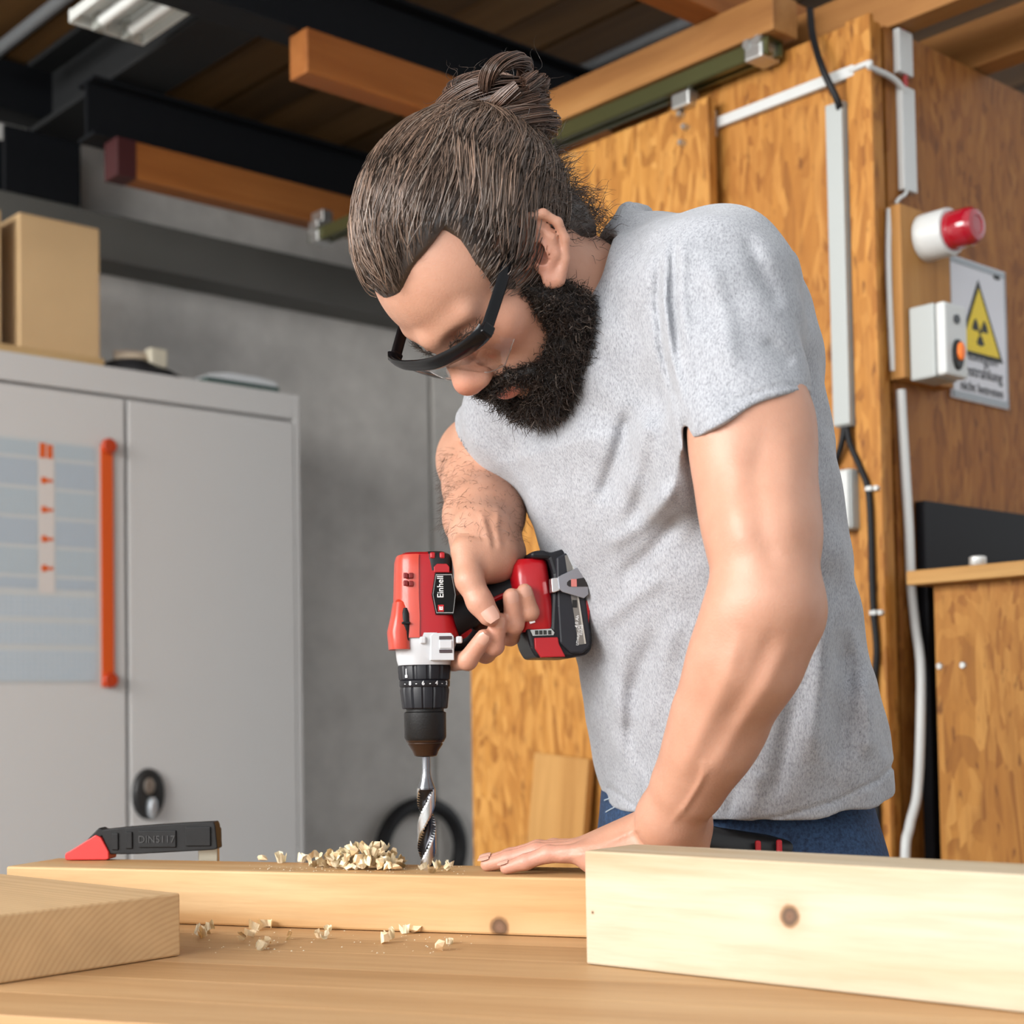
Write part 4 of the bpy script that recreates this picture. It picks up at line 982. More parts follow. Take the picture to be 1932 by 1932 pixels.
bm = bmesh.new(); bx(bm, (dx(833.5), -0.0332, dzz(1153)), (0.0048, 0.0004, 0.0058)); link('emblem_field', bm_mesh(bm), mat('emblem_dark', (0.35, 0.005, 0.01), 0.4), em)
bm = bmesh.new()
for c, s in (((-0.0014, 0), (0.0009, 0.0036)), ((0.0015, 0), (0.0009, 0.0036)), ((0, 0), (0.0009, 0.0030)), ((0, -0.0014), (0.0036, 0.0010))): bx(bm, (dx(833.5) + c[0], -0.0335, dzz(1153) + c[1]), (s[0], 0.0003, s[1]))
link('emblem_letter', bm_mesh(bm), M_ptx, em)
me = text_mesh('Einhell', 0.0094, 0.0002, 0.00005)
o = link('lettering', me, M_ptx, lp, (dx(833.5), -0.0328, dzz(1113)), rot=(math.pi / 2, -math.pi / 2, 0)); o.scale = (0.95, 1, 1)
# white gearbox
gb = lo('gearbox', loft([(dzz(1257), 0, 0, 0.0275, 0.0275), (dzz(1248), 0, 0, 0.029, 0.029), (dzz(1225), 0.001, 0, 0.0315, 0.0310), (dzz(1207), 0.002, 0, 0.0335, 0.0322), (dzz(1198), 0.003, 0, 0.030, 0.0322)], 48, ex=2.6), M_wht)
prism('gearbox_lug', [(dx(a), dzz(b)) for a, b in ((812, 1250), (813, 1204), (818, 1199), (852, 1199), (857, 1205), (857, 1250))], -0.0336, -0.025, M_wht, gb, bevel=0.001)
for py in (1208, 1233): box('latch_slot', (dx(841), -0.0336, dzz(py)), (0.0135, 0.002, 0.0035), mat('slot_dark', (0.06, 0.04, 0.045), 0.5), gb, 0.0005)
box('latch', (dx(841), -0.0340, dzz(1220.5)), (0.0135, 0.002, 0.0085), M_wht, gb, 0.0008)
for px in (750, 799, 867):
    box('screw_boss', (dx(px), -0.030 if px > 760 else -0.018, dzz(1212)), (0.0065, 0.010, 0.0075), M_wht, gb, 0.0015)
# torque collars with ribs, chuck
M_col = mat('collar_black', (0.008, 0.008, 0.011), 0.4, spec=0.35)
def ribbed(z0, r0, z1, r1, nr, depth, n=96):
    bm = bmesh.new(); rings = []
    prof = [(z0, r0 * 0.96), (z0 + (z1 - z0) * 0.05, r0), (z0 + (z1 - z0) * 0.85, r1), (z1, r1 * 0.97)]
    for z, r in prof:
        rings.append([])
        for i in range(n):
            t = 2 * math.pi * i / n; g = (i * nr / n) % 1.0
            rr = r - (depth if g < 0.14 else 0.0)
            rings[-1].append(bm.verts.new((rr * math.cos(t), rr * math.sin(t), z)))
    for a, b in zip(rings[:-1], rings[1:]):
        for i in range(n): bm.faces.new((a[i], a[(i + 1) % n], b[(i + 1) % n], b[i]))
    bm.faces.new(rings[0][::-1]); bm.faces.new(rings[-1]); return bm_mesh(bm)
c1 = lo('mode_collar', ribbed(dzz(1285), 0.0272, dzz(1257), 0.0282, 12, 0.0012), M_col, ang=25)
c2 = lo('torque_collar', ribbed(dzz(1339), 0.0242, dzz(1298), 0.0262, 14, 0.0012), M_col, ang=25)
lo('collar_ring', lathe_mesh([(0.0262, dzz(1298)), (0.0268, dzz(1296)), (0.0270, dzz(1287)), (0.0262, dzz(1285))]), M_col)
for i, ch in enumerate(('2', '-', '4', '-', '6', '-', '8', '-')):
    t = math.radians(-38 - i * 15.5); r = 0.0271
    me = text_mesh(ch, 0.0062, 0.0002, 0.0001)
    o = link('numeral', me, mat('numeral_white', (0.62, 0.63, 0.65), 0.5) if not bpy.data.materials.get('numeral_white') else bpy.data.materials['numeral_white'], c2, (r * math.cos(t), r * math.sin(t), dzz(1291.5)), rot=(math.pi / 2, 0, t + math.pi / 2))
t = math.radians(-140); bm = bmesh.new(); bx(bm, (0, 0, 0), (0.0012, 0.0006, 0.008)); bx(bm, (0, 0, -0.004), (0.0032, 0.0006, 0.003))
link('hammer_symbol', bm_mesh(bm), bpy.data.materials['numeral_white'], c1, (0.0279 * math.cos(t), 0.0279 * math.sin(t), dzz(1271)), rz=t + math.pi / 2)
M_chk = mat('chuck_black', (0.008, 0.0075, 0.0075), 0.45, spec=0.35, bump=0.1, bscale=400)
lo('chuck_sleeve', lathe_mesh([(0.0205, dzz(1398)), (0.0222, dzz(1393)), (0.0224, dzz(1346)), (0.0200, dzz(1344)), (0.0200, dzz(1339))]), M_chk)
lo('chuck_nose', lathe_mesh([(0.0088, dzz(1429)), (0.0118, dzz(1427)), (0.0140, dzz(1418)), (0.0188, dzz(1405)), (0.0180, dzz(1404)), (0.0180, dzz(1402.5)), (0.0196, dzz(1401.5)), (0.0205, dzz(1398))]), mat('chuck_brown', (0.045, 0.022, 0.012), 0.35, 0.4))
# twist drill bit: two flutes winding up the shank
M_bit = mat('bit_steel', (0.62, 0.61, 0.60), 0.22, 1.0); M_flu = mat('bit_flute', (0.045, 0.045, 0.05), 0.25, 0.9)
def bit_mesh():
    bm = bmesh.new(); n = 36; zt, zb = dzz(1488), -0.012; steps = 74; rings = []
    for j in range(steps + 1):
        z = zb + (zt - zb) * j / steps; ph = 2 * math.pi * (z / 0.098) * 1.0 + 2.6; R = 0.0098
        fade = min(1.0, (zt - z) / 0.012)
        ring = []
        for i in range(n):
            t = 2 * math.pi * i / n; c = math.cos(2 * (t - ph))
            fl = max(0.0, min(1.0, (c + 0.05) / 0.35)) * fade
            ring.append(bm.verts.new((R * (1 - 0.52 * fl) * math.cos(t), R * (1 - 0.52 * fl) * math.sin(t), z)))
        rings.append(ring)
    for j in range(steps):
        z = zb + (zt - zb) * (j + 0.5) / steps; ph = 2 * math.pi * (z / 0.098) + 2.6
        for i in range(n):
            f = bm.faces.new((rings[j][i], rings[j][(i + 1) % n], rings[j + 1][(i + 1) % n], rings[j + 1][i]))
            if math.cos(2 * (2 * math.pi * (i + 0.5) / n - ph)) > -0.02: f.material_index = 1
    bm.faces.new(rings[0][::-1]); bm.faces.new(rings[-1]); return bm_mesh(bm)
o = link('drill_bit', bit_mesh(), [M_bit, M_flu], dr_); shade_auto(o, 50)
lo('bit_shank', lathe_mesh([(0.0098, dzz(1490)), (0.0078, dzz(1480)), (0.0062, dzz(1472)), (0.0052, dzz(1464)), (0.0048, dzz(1458)), (0.0048, dzz(1428))]), mat('shank_steel', (0.20, 0.20, 0.21), 0.25, 1.0))
# handle
hpts = [(dx(858), 0.0, dzz(1168)), (dx(885), 0.0, dzz(1158)), (dx(915), 0.001, dzz(1142)), (dx(950), 0.002, dzz(1126)), (dx(985), 0.002, dzz(1112)), (dx(1010), 0.002, dzz(1106))]
hp = catmull(hpts, 5); hr = list(np.interp(np.linspace(0, 1, len(hp)), [0, 0.2, 0.5, 0.8, 1], [0.030, 0.025, 0.0205, 0.0205, 0.024]))
hd = lo('handle', tube_mesh(hp, 0.02, 28, rs=hr, flat=(0.80, 1.0), up=Vector((0, 1, 0))), M_rub, ang=60)
sp_ = [Vector(p) + Vector((0, -0.0172, -0.002)) for p in hp[6:-2]]
lo('handle_stripe', tube_mesh(sp_, 0.0, 12, rs=[0.0045] * len(sp_), flat=(1.0, 0.8)), M_red, hd)
lo('trigger_guard', tube_mesh(catmull([(dx(858), 0, dzz(1196)), (dx(878), 0, dzz(1196)), (dx(890), 0, dzz(1185))], 5), 0.012, 16), M_red)
lo('trigger', tube_mesh(catmull([(dx(866), 0.0, dzz(1215)), (dx(886), 0.0, dzz(1212)), (dx(900), 0.0, dzz(1190))], 5), 0.010, 16), M_blk)
# battery foot, battery, belt clip
ft = lo('battery_foot', loft([(dzz(1198), dx(1020), 0.0, 0.020, 0.034), (dzz(1192), dx(1018), 0.0, 0.0215, 0.036), (dzz(1150), dx(1014), 0, 0.0225, 0.037), (dzz(1100), dx(1008), 0, 0.0215, 0.036), (dzz(1072), dx(1007), 0, 0.020, 0.034), (dzz(1060), dx(1010), 0, 0.017, 0.029)], 48, ex=3.6), M_red)
bt_ = empty('battery', (0, 0, 0)); bt_.parent = dr_
bt_.name = 'battery_assembly'
bpoly = [(1003, 1050), (1012, 1046), (1030, 1044), (1040, 1050), (1060, 1044), (1084, 1038), (1092, 1044), (1095, 1075), (1106, 1110), (1114, 1160), (1120, 1215), (1118, 1232), (1108, 1243), (1080, 1248), (1011, 1247), (1000, 1228), (992, 1192), (1040, 1190), (1046, 1090), (1038, 1062), (1004, 1060)]
bpk = prism('battery_pack', [(dx(a), dzz(b)) for a, b in bpoly], -0.036, 0.036, mat('battery_black', (0.008, 0.0085, 0.011), 0.4, spec=0.35), dr_, bevel=0.0035)
bpy.data.objects.remove(bt_)
prism('side_shell', [(dx(a), dzz(b)) for a, b in ((1051, 1060), (1084, 1044), (1094, 1080), (1104, 1120), (1114, 1205), (1112, 1228), (1098, 1240), (1076, 1240), (1055, 1220), (1052, 1150))], -0.041, -0.034, mat('battery_grey', (0.014, 0.015, 0.020), 0.38, spec=0.4), bpk, bevel=0.002)
prism('red_panel', [(dx(a), dzz(b)) for a, b in ((1007, 1210), (1052, 1209), (1054, 1222), (1066, 1246), (1019, 1247), (1008, 1230))], -0.0395, -0.030, M_red, bpk, bevel=0.001)
ind = prism('charge_indicator', [(dx(a), dzz(b)) for a, b in ((1000, 1195), (1040, 1193), (1046, 1200), (1044, 1205), (1005, 1206))], -0.0375, -0.033, mat('indicator_silver', (0.45, 0.47, 0.46), 0.35, 0.5), bpk)
for px in (1012, 1020, 1028, 1037): box('segment', (dx(px), -0.0375, dzz(1200)), (0.0036, 0.001, 0.0045), mat('segment_dark', (0.02, 0.022, 0.02), 0.4) if not bpy.data.materials.get('segment_dark') else bpy.data.materials['segment_dark'], ind, 0)
ls = prism('label_strip', [(dx(a), dzz(b)) for a, b in ((1067, 1056), (1079, 1053), (1084, 1085), (1104, 1222), (1090, 1224), (1083, 1170), (1074, 1110))], -0.0418, -0.040, mat('label_metal', (0.20, 0.19, 0.175), 0.4, 0.5), bpk)
bm = bmesh.new()
for p, q, w in (((1080, 1060), (1103, 1222), 1.6),):
    a, b = Vector((dx(p[0]), -0.0420, dzz(p[1]))), Vector((dx(q[0]), -0.0420, dzz(q[1]))); d_ = Vector((w * DS, 0, 0))
    bm.faces.new([bm.verts.new(v) for v in (a - d_, b - d_, b + d_, a + d_)])
link('label_edge', bm_mesh(bm), mat('label_light', (0.50, 0.48, 0.43), 0.35, 0.5), ls)
box('power_mark', (dx(1084), -0.0421, dzz(1147)), (0.005, 0.0006, 0.008), mat('mark_black', (0.01, 0.01, 0.01), 0.4), ls, 0, rot=None)
for s, (px, py), sz in (('4,0 Ah', (1088, 1180), 0.0050), ('Einhell', (1096, 1196), 0.0042), ('LITHIUM-ION', (1090, 1206), 0.0036)):
    o = link('lettering', text_mesh(s, sz, 0.0001), M_ptx, ls, (dx(px), -0.0421, dzz(py)), rot=(math.pi / 2, -math.radians(83), 0))
box('red_stripe', (dx(1108), -0.033, dzz(1180)), (0.005, 0.012, 0.045), M_red, bpk, 0.001, rot=Matrix.Rotation(0.10, 3, 'Y'))
M_clip = mat('clip_steel', (0.30, 0.31, 0.34), 0.35, 0.85)
cpoly = [(1050, 1098), (1057, 1094), (1090, 1079), (1098, 1090), (1107, 1112), (1108, 1130), (1099, 1138), (1058, 1126), (1052, 1120)]
clp = prism('belt_clip', [(dx(a), dzz(b)) for a, b in cpoly], -0.0500, -0.0480, M_clip, dr_, bevel=0.0005)
prism('clip_slot', [(dx(a), dzz(b)) for a, b in ((1067, 1108), (1071, 1104), (1106, 1098), (1107, 1116), (1071, 1116), (1067, 1113))], -0.0505, -0.0475, mat('slot_black', (0.012, 0.010, 0.010), 0.4), clp)
box('slot_mark', (dx(1080), -0.0508, dzz(1109)), (0.006, 0.0005, 0.008), mat('mark_pink', (0.50, 0.16, 0.14), 0.4), clp, 0)
prism('clip_bracket', [(dx(a), dzz(b)) for a, b in ((1038, 1100), (1044, 1099), (1056, 1098), (1056, 1122), (1043, 1127), (1039, 1126))], -0.0480, -0.034, mat('bracket_chrome', (0.6, 0.6, 0.6), 0.25, 0.9), clp, bevel=0.0008)
prism('foot_mark', [(dx(a), dzz(b)) for a, b in ((995, 1170), (1006, 1171), (1010, 1181), (1000, 1184))], -0.0385, -0.030, M_ptx, ft, bevel=0.0005)

# ================================================================== THE PERSON
person = empty('person', (0.27, 1.75, 0), 0, 'person in grey T-shirt and jeans bending over the plank holding the drill', 'person')
POFF = -Vector((0.27, 1.75, 0))
def pp(name, me, m, parent=None):
    o = link(name, me, m, person if parent is None else parent)
    o.location = POFF if parent is None else (0, 0, 0); return o
def proj(p):                                   # world points (N,3) to frame pixels
    q = p - A3(CAMP); z = q @ A3(CF)
    return PPX + FPX * (q @ A3(CR)) / z, PPY - FPX * (q @ A3(CU)) / z
# ---- head frame: x forward, y to the person's left, z to the crown
HF = Vector((-0.368, -0.221, -0.903)).normalized(); HL = Vector((0.585, -0.81, -0.04)); HL = (HL - HF * HL.dot(HF)).normalized(); HU = HF.cross(HL).normalized()
HS = 1.06
HO = P(946, 482, 1.53) + HF * 0.014
HM = np.array([A3(HF), A3(HL), A3(HU)]).T
def H(x, y, z): return HO + (HF * x + HL * y + HU * z) * HS
def hloc(p): return ((p - A3(HO)) @ HM) / HS
def HW(q): return A3(HO) + (q * HS) @ HM.T
B = Solid()
def hell(c, r, k=0.012, op='+', M=None):
    B.ell(H(*c), [x * HS for x in r], HM if M is None else M, k, op)
def hcone(a, b, ra, rb, k=0.008, op='+', flat=None): B.cone(H(*a), H(*b), ra * HS, rb * HS, k, op, flat)
hell((-0.008, 0, 0.048), (0.100, 0.078, 0.086), 0.01)
hell((0.042, 0, 0.048), (0.054, 0.062, 0.052), 0.03)
hell((0.040, 0, -0.02), (0.054, 0.057, 0.062), 0.03)
hell((0.030, 0, -0.062), (0.052, 0.050, 0.040), 0.03)
hell((0.078, 0, -0.090), (0.020, 0.022, 0.016), 0.025)
for s in (1, -1):
    hell((0.060, s * 0.043, -0.006), (0.026, 0.022, 0.020), 0.02)
    hcone((0.098, s * 0.006, 0.031), (0.082, s * 0.046, 0.033), 0.009, 0.008, 0.015)
    hell((0.102, s * 0.032, 0.014), (0.015, 0.018, 0.012), 0.012, '-')
    hell((0.082, s * 0.032, 0.013), (0.0145, 0.0150, 0.0125), 0.004)
    hell((0.1085, s * 0.0125, -0.0255), (0.0105, 0.0075, 0.0080), 0.006)
hcone((0.096, 0, 0.024), (0.111, 0, -0.016), 0.0090, 0.0125, 0.010)
hell((0.1145, 0, -0.0190), (0.0138, 0.0140, 0.0128), 0.008)
hell((0.112, 0, -0.026), (0.010, 0.011, 0.007), 0.006)
for s in (1, -1): hell((0.1135, s * 0.0075, -0.0325), (0.0045, 0.0035, 0.003), 0.002, '-')
hell((0.086, 0, -0.050), (0.020, 0.030, 0.018), 0.015)
hell((0.0985, 0, -0.0535), (0.0095, 0.022, 0.0055), 0.004)
hell((0.0970, 0, -0.0635), (0.0095, 0.019, 0.0065), 0.004)
hcone((0.1075, -0.012, -0.0580), (0.1075, 0.012, -0.0580), 0.0016, 0.0016, 0.002, '-')
# ear
TAU = math.radians(32)
def EAR(a, b, o=0.0, s=1):
    a, b = a * 1.12, b * 1.06
    y = 0.0745 + 0.020 * (0.010 - a) / 0.03 + o
    return H(0.010 + a * math.cos(TAU) - b * math.sin(TAU), s * y, 0.006 + a * math.sin(TAU) + b * math.cos(TAU))
for s in (1, -1):
    ef = HF * math.cos(TAU) + HU * math.sin(TAU) - HL * (s * 0.60); ef.normalize(); eu = (HU * math.cos(TAU) - HF * math.sin(TAU)).normalized(); en = ef.cross(eu)
    EM = np.array([A3(ef), A3(eu), A3(en)]).T
    B.ell(EAR(-0.004, 0.002, 0, s), [0.0180, 0.032, 0.0042], EM, 0.004)
    B.chain([EAR(-0.006, 0, -0.018, s), EAR(-0.003, 0, -0.004, s)], [0.016, 0.012], 0.006)
    hx = [(0.006, 0.001, -0.001), (0.0125, 0.012, 0.0), (0.011, 0.025, 0.001), (0.001, 0.0325, 0.002), (-0.012, 0.029, 0.003), (-0.0185, 0.017, 0.003), (-0.0185, 0.002, 0.003), (-0.0135, -0.013, 0.002), (-0.004, -0.026, 0.001)]
    B.chain([EAR(a, b, o, s) for a, b, o in hx], [0.0030, 0.0038, 0.0042, 0.0045, 0.0045, 0.0044, 0.0042, 0.0044, 0.0070], 0.003)
    B.chain([EAR(-0.006, 0.020, 0.002, s), EAR(-0.0105, 0.008, 0.003, s), EAR(-0.0085, -0.006, 0.003, s), EAR(-0.001, -0.015, 0.002, s)], [0.003, 0.0036, 0.0036, 0.003], 0.004)
    B.ell(EAR(0.0005, 0.0005, 0.002, s), [0.0078, 0.011, 0.0060], EM, 0.003, '-')
    B.ell(EAR(0.0115, -0.003, 0.001, s), [0.0045, 0.006, 0.004], EM, 0.003)
    B.ell(EAR(0.000, -0.024, 0.0005, s), [0.0095, 0.0085, 0.0052], EM, 0.005)
# neck and inner trunk
NB = P(1215, 640, 1.605)
B.cone(H(-0.025, 0, -0.015), NB, 0.055 * HS, 0.062, 0.035)
B.cone(H(-0.015, 0.04, -0.03), P(1195, 640, 1.56), 0.020, 0.018, 0.03)
SL, SR = P(1354, 545, 1.455), P(985, 775, 1.70)
HIP = P(1400, 1500, 1.745)
B.cone(NB, SL, 0.050, 0.050, 0.04).cone(NB, SR, 0.050, 0.045, 0.04)
B.cone(P(1225, 760, 1.64), P(1330, 1150, 1.70), 0.085, 0.085, 0.06).cone(P(1330, 1150, 1.70), HIP, 0.085, 0.10, 0.06).cone(NB, P(1225, 760, 1.64), 0.06, 0.085, 0.05)
# left arm (towards the camera)
AM, A2, EL = P(1418, 800, 1.40), P(1440, 1010, 1.365), P(1446, 1135, 1.355)
B.chain([SL, AM, A2, EL], [0.053, 0.0485, 0.0445, 0.0435], 0.03)
B.ell(P(1380, 870, 1.385), (0.031, 0.033, 0.07), None, 0.03)
B.ell(P(1470, 900, 1.385), (0.027, 0.031, 0.075), None, 0.03)
B.ell(P(1518, 1150, 1.365), (0.016, 0.016, 0.022), None, 0.025)
F1, F2, WL = P(1412, 1245, 1.375), P(1343, 1395, 1.425), P(1264, 1545, 1.487)
B.chain([EL, F1, F2, WL], [0.0430, 0.0435, 0.0365, 0.0275], 0.02)
B.cone(F2, P(1302, 1478, 1.458), 0.035, 0.031, 0.02)
B.cone(P(1395, 1170, 1.36), P(1330, 1330, 1.40), 0.028, 0.022, 0.03)
B.cone(P(1470, 1190, 1.37), P(1400, 1350, 1.42), 0.024, 0.020, 0.03)
B.cone(P(1290, 1480, 1.465), P(1258, 1548, 1.478), 0.016, 0.015, 0.02)
# left hand pressed flat on the plank
def BP(s, w, z): return bench(s, w, BT + z)
wr = BP(0.083, 0.052, 0.050)
B.cone(WL, wr, 0.027, 0.023, 0.02)
B.cone(WL, BP(0.090, 0.046, 0.026), 0.024, 0.020, 0.02)
Zf = Vector((0, 0, 1))
for (s1, w1, r1) in ((-0.020, 0.080, 0.0125), (-0.027, 0.062, 0.0125), (-0.022, 0.043, 0.0120), (-0.010, 0.026, 0.0110)):
    B.cone(wr, BP(s1, w1, 0.021), 0.022, r1, 0.014)
B.cone(BP(0.066, 0.030, 0.018), BP(0.0, 0.026, 0.013), 0.017, 0.012, 0.014)
B.cone(BP(0.066, 0.070, 0.020), BP(0.01, 0.085, 0.016), 0.018, 0.012, 0.014)
FINGL = []
for (s1, w1, s2, w2, s3, w3, s4, w4, r) in ((-0.020, 0.080, -0.062, 0.088, -0.088, 0.090, -0.108, 0.091, 0.0088),
                                          (-0.027, 0.062, -0.072, 0.067, -0.102, 0.068, -0.126, 0.068, 0.0090),
                                          (-0.022, 0.043, -0.066, 0.045, -0.096, 0.045, -0.119, 0.044, 0.0086),
                                          (-0.010, 0.026, -0.047, 0.024, -0.070, 0.022, -0.090, 0.020, 0.0078)):
    pts = [BP(s1, w1, 0.021), BP(s2, w2, 0.0205), BP(s3, w3, 0.0125), BP(s4, w4, r * 0.80)]
    B.chain(pts, [r + 0.0025, r + 0.0008, r, r * 0.82], 0.004); FINGL.append((pts[3], pts[2], r))
B.chain([BP(0.055, 0.085, 0.022), BP(0.020, 0.112, 0.012), BP(-0.008, 0.118, 0.009)], [0.016, 0.0115, 0.0095], 0.008)
# right arm: forearm reaches towards the camera and down to the drill
ER, WRp = P(908, 868, 1.875), P(908, 1008, 1.655)
B.chain([SR, ER], [0.052, 0.050], 0.03)
B.chain([ER, P(917, 915, 1.79), P(908, 975, 1.705), WRp], [0.052, 0.0475, 0.0390, 0.0320], 0.02, flat=None)
B.cone(P(950, 930, 1.76), P(940, 1000, 1.68), 0.028, 0.022, 0.02)
# right hand around the drill handle
def D(px, py, d): return P(px, py, d)
dB = BITY
B.cone(WRp, D(915, 1060, dB + 0.015), 0.030, 0.024, 0.02)
B.ell(D(905, 1050, dB - 0.010), (0.026, 0.022, 0.030), None, 0.015)            # thenar
B.ell(D(945, 1052, dB + 0.010), (0.020, 0.026, 0.026), None, 0.015)            # heel of the palm
B.cone(D(900, 1045, dB + 0.03), D(958, 1045, dB + 0.035), 0.024, 0.020, 0.015)
FINGR = []
th = [D(880, 1040, dB - 0.018), D(886, 1095, dB - 0.036), D(905, 1135, dB - 0.041), D(922, 1160, dB - 0.042)]
B.chain(th, [0.0170, 0.0140, 0.0128, 0.0118], 0.008); FINGR.append((th[3], th[2], 0.0122))
for pts, rs in (
    ([(884, 1075, 0.045), (846, 1190, 0.046), (856, 1247, 0.012), (882, 1246, -0.020), (913, 1203, -0.033)], (0.0125, 0.0112, 0.0105, 0.0104, 0.0090)),
    ([(912, 1065, 0.050), (902, 1190, 0.048), (916, 1232, 0.012), (932, 1218, -0.020), (940, 1172, -0.031)], (0.0125, 0.0115, 0.0110, 0.0108, 0.0094)),
    ([(942, 1055, 0.050), (950, 1165, 0.048), (962, 1200, 0.012), (970, 1178, -0.020), (965, 1126, -0.030)], (0.0120, 0.0112, 0.0105, 0.0104, 0.0092)),
    ([(966, 1050, 0.046), (982, 1140, 0.044), (994, 1172, 0.012), (1000, 1155, -0.017), (990, 1116, -0.025)], (0.0110, 0.0102, 0.0096, 0.0095, 0.0085))):
    q = [D(a, b, dB + c) for a, b, c in pts]
    B.chain(q, rs, 0.0035); FINGR.append((q[4], q[3], rs[4]))
BLO, BHI = (-0.30, 1.24, 0.86), (0.42, 2.02, 1.68)
def relief(q, folds, gain=1.0):
    x, y = proj(q); add = np.zeros(len(q))
    for (pts, w, a) in folds:
        xs_, ys_ = [p_[0] for p_ in pts], [p_[1] for p_ in pts]
        if x.max() < min(xs_) - 3 * w or x.min() > max(xs_) + 3 * w or y.max() < min(ys_) - 3 * w or y.min() > max(ys_) + 3 * w: continue
        best = np.full(len(q), 1e9); tt = np.zeros(len(q)); ns = len(pts) - 1
        for i, ((x0, y0), (x1, y1)) in enumerate(zip(pts[:-1], pts[1:])):
            L2 = (x1 - x0) ** 2 + (y1 - y0) ** 2; t = np.clip(((x - x0) * (x1 - x0) + (y - y0) * (y1 - y0)) / L2, 0, 1)
            dd2 = (x - x0 - t * (x1 - x0)) ** 2 + (y - y0 - t * (y1 - y0)) ** 2
            u_ = dd2 < best; best = np.where(u_, dd2, best); tt = np.where(u_, (i + t) / ns, tt)
        add += gain * a * np.exp(-best / w ** 2) * (np.clip(np.minimum(tt, 1 - tt) * 5, 0.15, 1) if w > 5 else 1.0)
    return add
SKIN = [([(1445, 790), (1428, 900), (1440, 1010), (1470, 1090)], 20, -0.0020), ([(1385, 830), (1380, 950), (1405, 1060)], 26, 0.0022), ([(1490, 800), (1490, 930), (1500, 1050)], 24, 0.0016),
        ([(1500, 1185), (1450, 1290), (1385, 1390), (1330, 1480)], 15, 0.0018), ([(1465, 1175), (1420, 1280), (1360, 1380)], 16, -0.0018),
        ([(1400, 1180), (1370, 1280), (1320, 1390), (1275, 1480)], 18, 0.0026), ([(1350, 1430), (1300, 1510), (1262, 1560)], 6, 0.0013), ([(1330, 1440), (1320, 1480), (1290, 1530)], 5, 0.0010),
        ([(1200, 1566), (1130, 1592), (1060, 1604)], 5, 0.0011), ([(1180, 1575), (1120, 1606), (1060, 1620)], 5, 0.0010),
        ([(862, 826), (905, 848), (978, 868)], 6, -0.0055), ([(905, 960), (918, 1000), (930, 1035)], 6, 0.0016), ([(940, 950), (938, 1000), (945, 1040)], 6, 0.0016), ([(922, 985), (932, 1030)], 5, -0.0014), ([(858, 1005), (900, 1012), (955, 1024)], 4, -0.0010),
        ([(888, 1118), (905, 1108)], 3, -0.0006), ([(892, 1124), (910, 1113)], 3, -0.0006)]
def skin_field(p, c=None, rad=0.0):
    d = B.field(p, c, rad); near = (np.abs(d) < 0.012) & (p[:, 2] < 1.42)
    if near.any(): d[near] -= relief(p[near], SKIN)
    return d
V, F = surface_nets(skin_field, BLO, BHI, 0.0021)
# skin colour
C = np.tile(np.array([0.500, 0.264, 0.178]), (len(V), 1))
def blend(mask, col):
    global C
    C = C * (1 - mask[:, None]) + np.array(col) * mask[:, None]
hl = hloc(V)
def g(c, s, q=hl): return np.exp(-np.sum(((q - np.array(c)) / np.array(s)) ** 2, axis=1))
blend(0.75 * g((0.118, 0, -0.02), (0.018, 0.016, 0.014)), (0.56, 0.205, 0.135))
for s in (1, -1):
    blend(0.5 * g((0.07, s * 0.045, -0.01), (0.03, 0.02, 0.022)), (0.53, 0.215, 0.14))
    blend(0.8 * g((0.010, s * 0.080, 0.006), (0.03, 0.014, 0.035)), (0.54, 0.225, 0.155))
blend(np.clip(1.3 * g((0.102, 0, -0.0585), (0.012, 0.022, 0.0095)), 0, 1), (0.46, 0.165, 0.13))
px_, py_ = proj(V)
fr = np.exp(-(((px_ - 930) / 80) ** 2 + ((py_ - 1190) / 90) ** 2)) * (V[:, 1] < 1.75); blend(0.45 * np.clip(fr, 0, 1), (0.55, 0.26, 0.19))
fl = np.exp(-(((px_ - 1000) / 110) ** 2 + ((py_ - 1620) / 40) ** 2)); blend(0.6 * np.clip(fl, 0, 1), (0.54, 0.255, 0.195))
me = np_mesh('body', V, F); set_col(me, C)
M_skin = attrmat('skin', 0.46, 0.45, sss=0.08, bump=(420, 0.28))
body = pp('body', me, M_skin)
BV = V
# finger nails
M_nail = mat('nail', (0.55, 0.31, 0.235), 0.25, spec=0.6)
def nail(tip, prev, r, out):
    d = (tip - prev).normalized(); n = (out - d * out.dot(d)).normalized(); s = d.cross(n)
    bm = bmesh.new(); rows = []
    for i in range(5):
        t = -0.6 + 1.45 * i / 4; w = 0.70 * math.sqrt(max(0.05, 1 - (max(0, t - 0.1) / 1.05) ** 2 - (max(0, -t - 0.2) / 0.8) ** 2))
        row = []
        for j in range(7):
            a = (j / 6 - 0.5) * 2 * w
            row.append(bm.verts.new(tip + d * (t * r) + (n * math.cos(a) + s * math.sin(a)) * (r * 1.05 - 0.0007 * (t > 0.6) - 0.0005 * (t < -0.4))))
        rows.append(row)
    for a, b in zip(rows[:-1], rows[1:]):
        for j in range(6): bm.faces.new((a[j], a[j + 1], b[j + 1], b[j]))
    bmesh.ops.recalc_face_normals(bm, faces=bm.faces[:])
    me = bm_mesh(bm, 'fingernail'); me.polygons.foreach_set('use_smooth', [True] * len(me.polygons))
    o = link('fingernail', me, M_nail, body); return o
for i, (t, p_, r) in enumerate(FINGR): nail(t, p_, r, Vector((0.15 if i else 0.1, -1, 0.15)))
for (t, p_, r) in FINGL: nail(t, p_, r, Vector((0, -0.3, 1)))

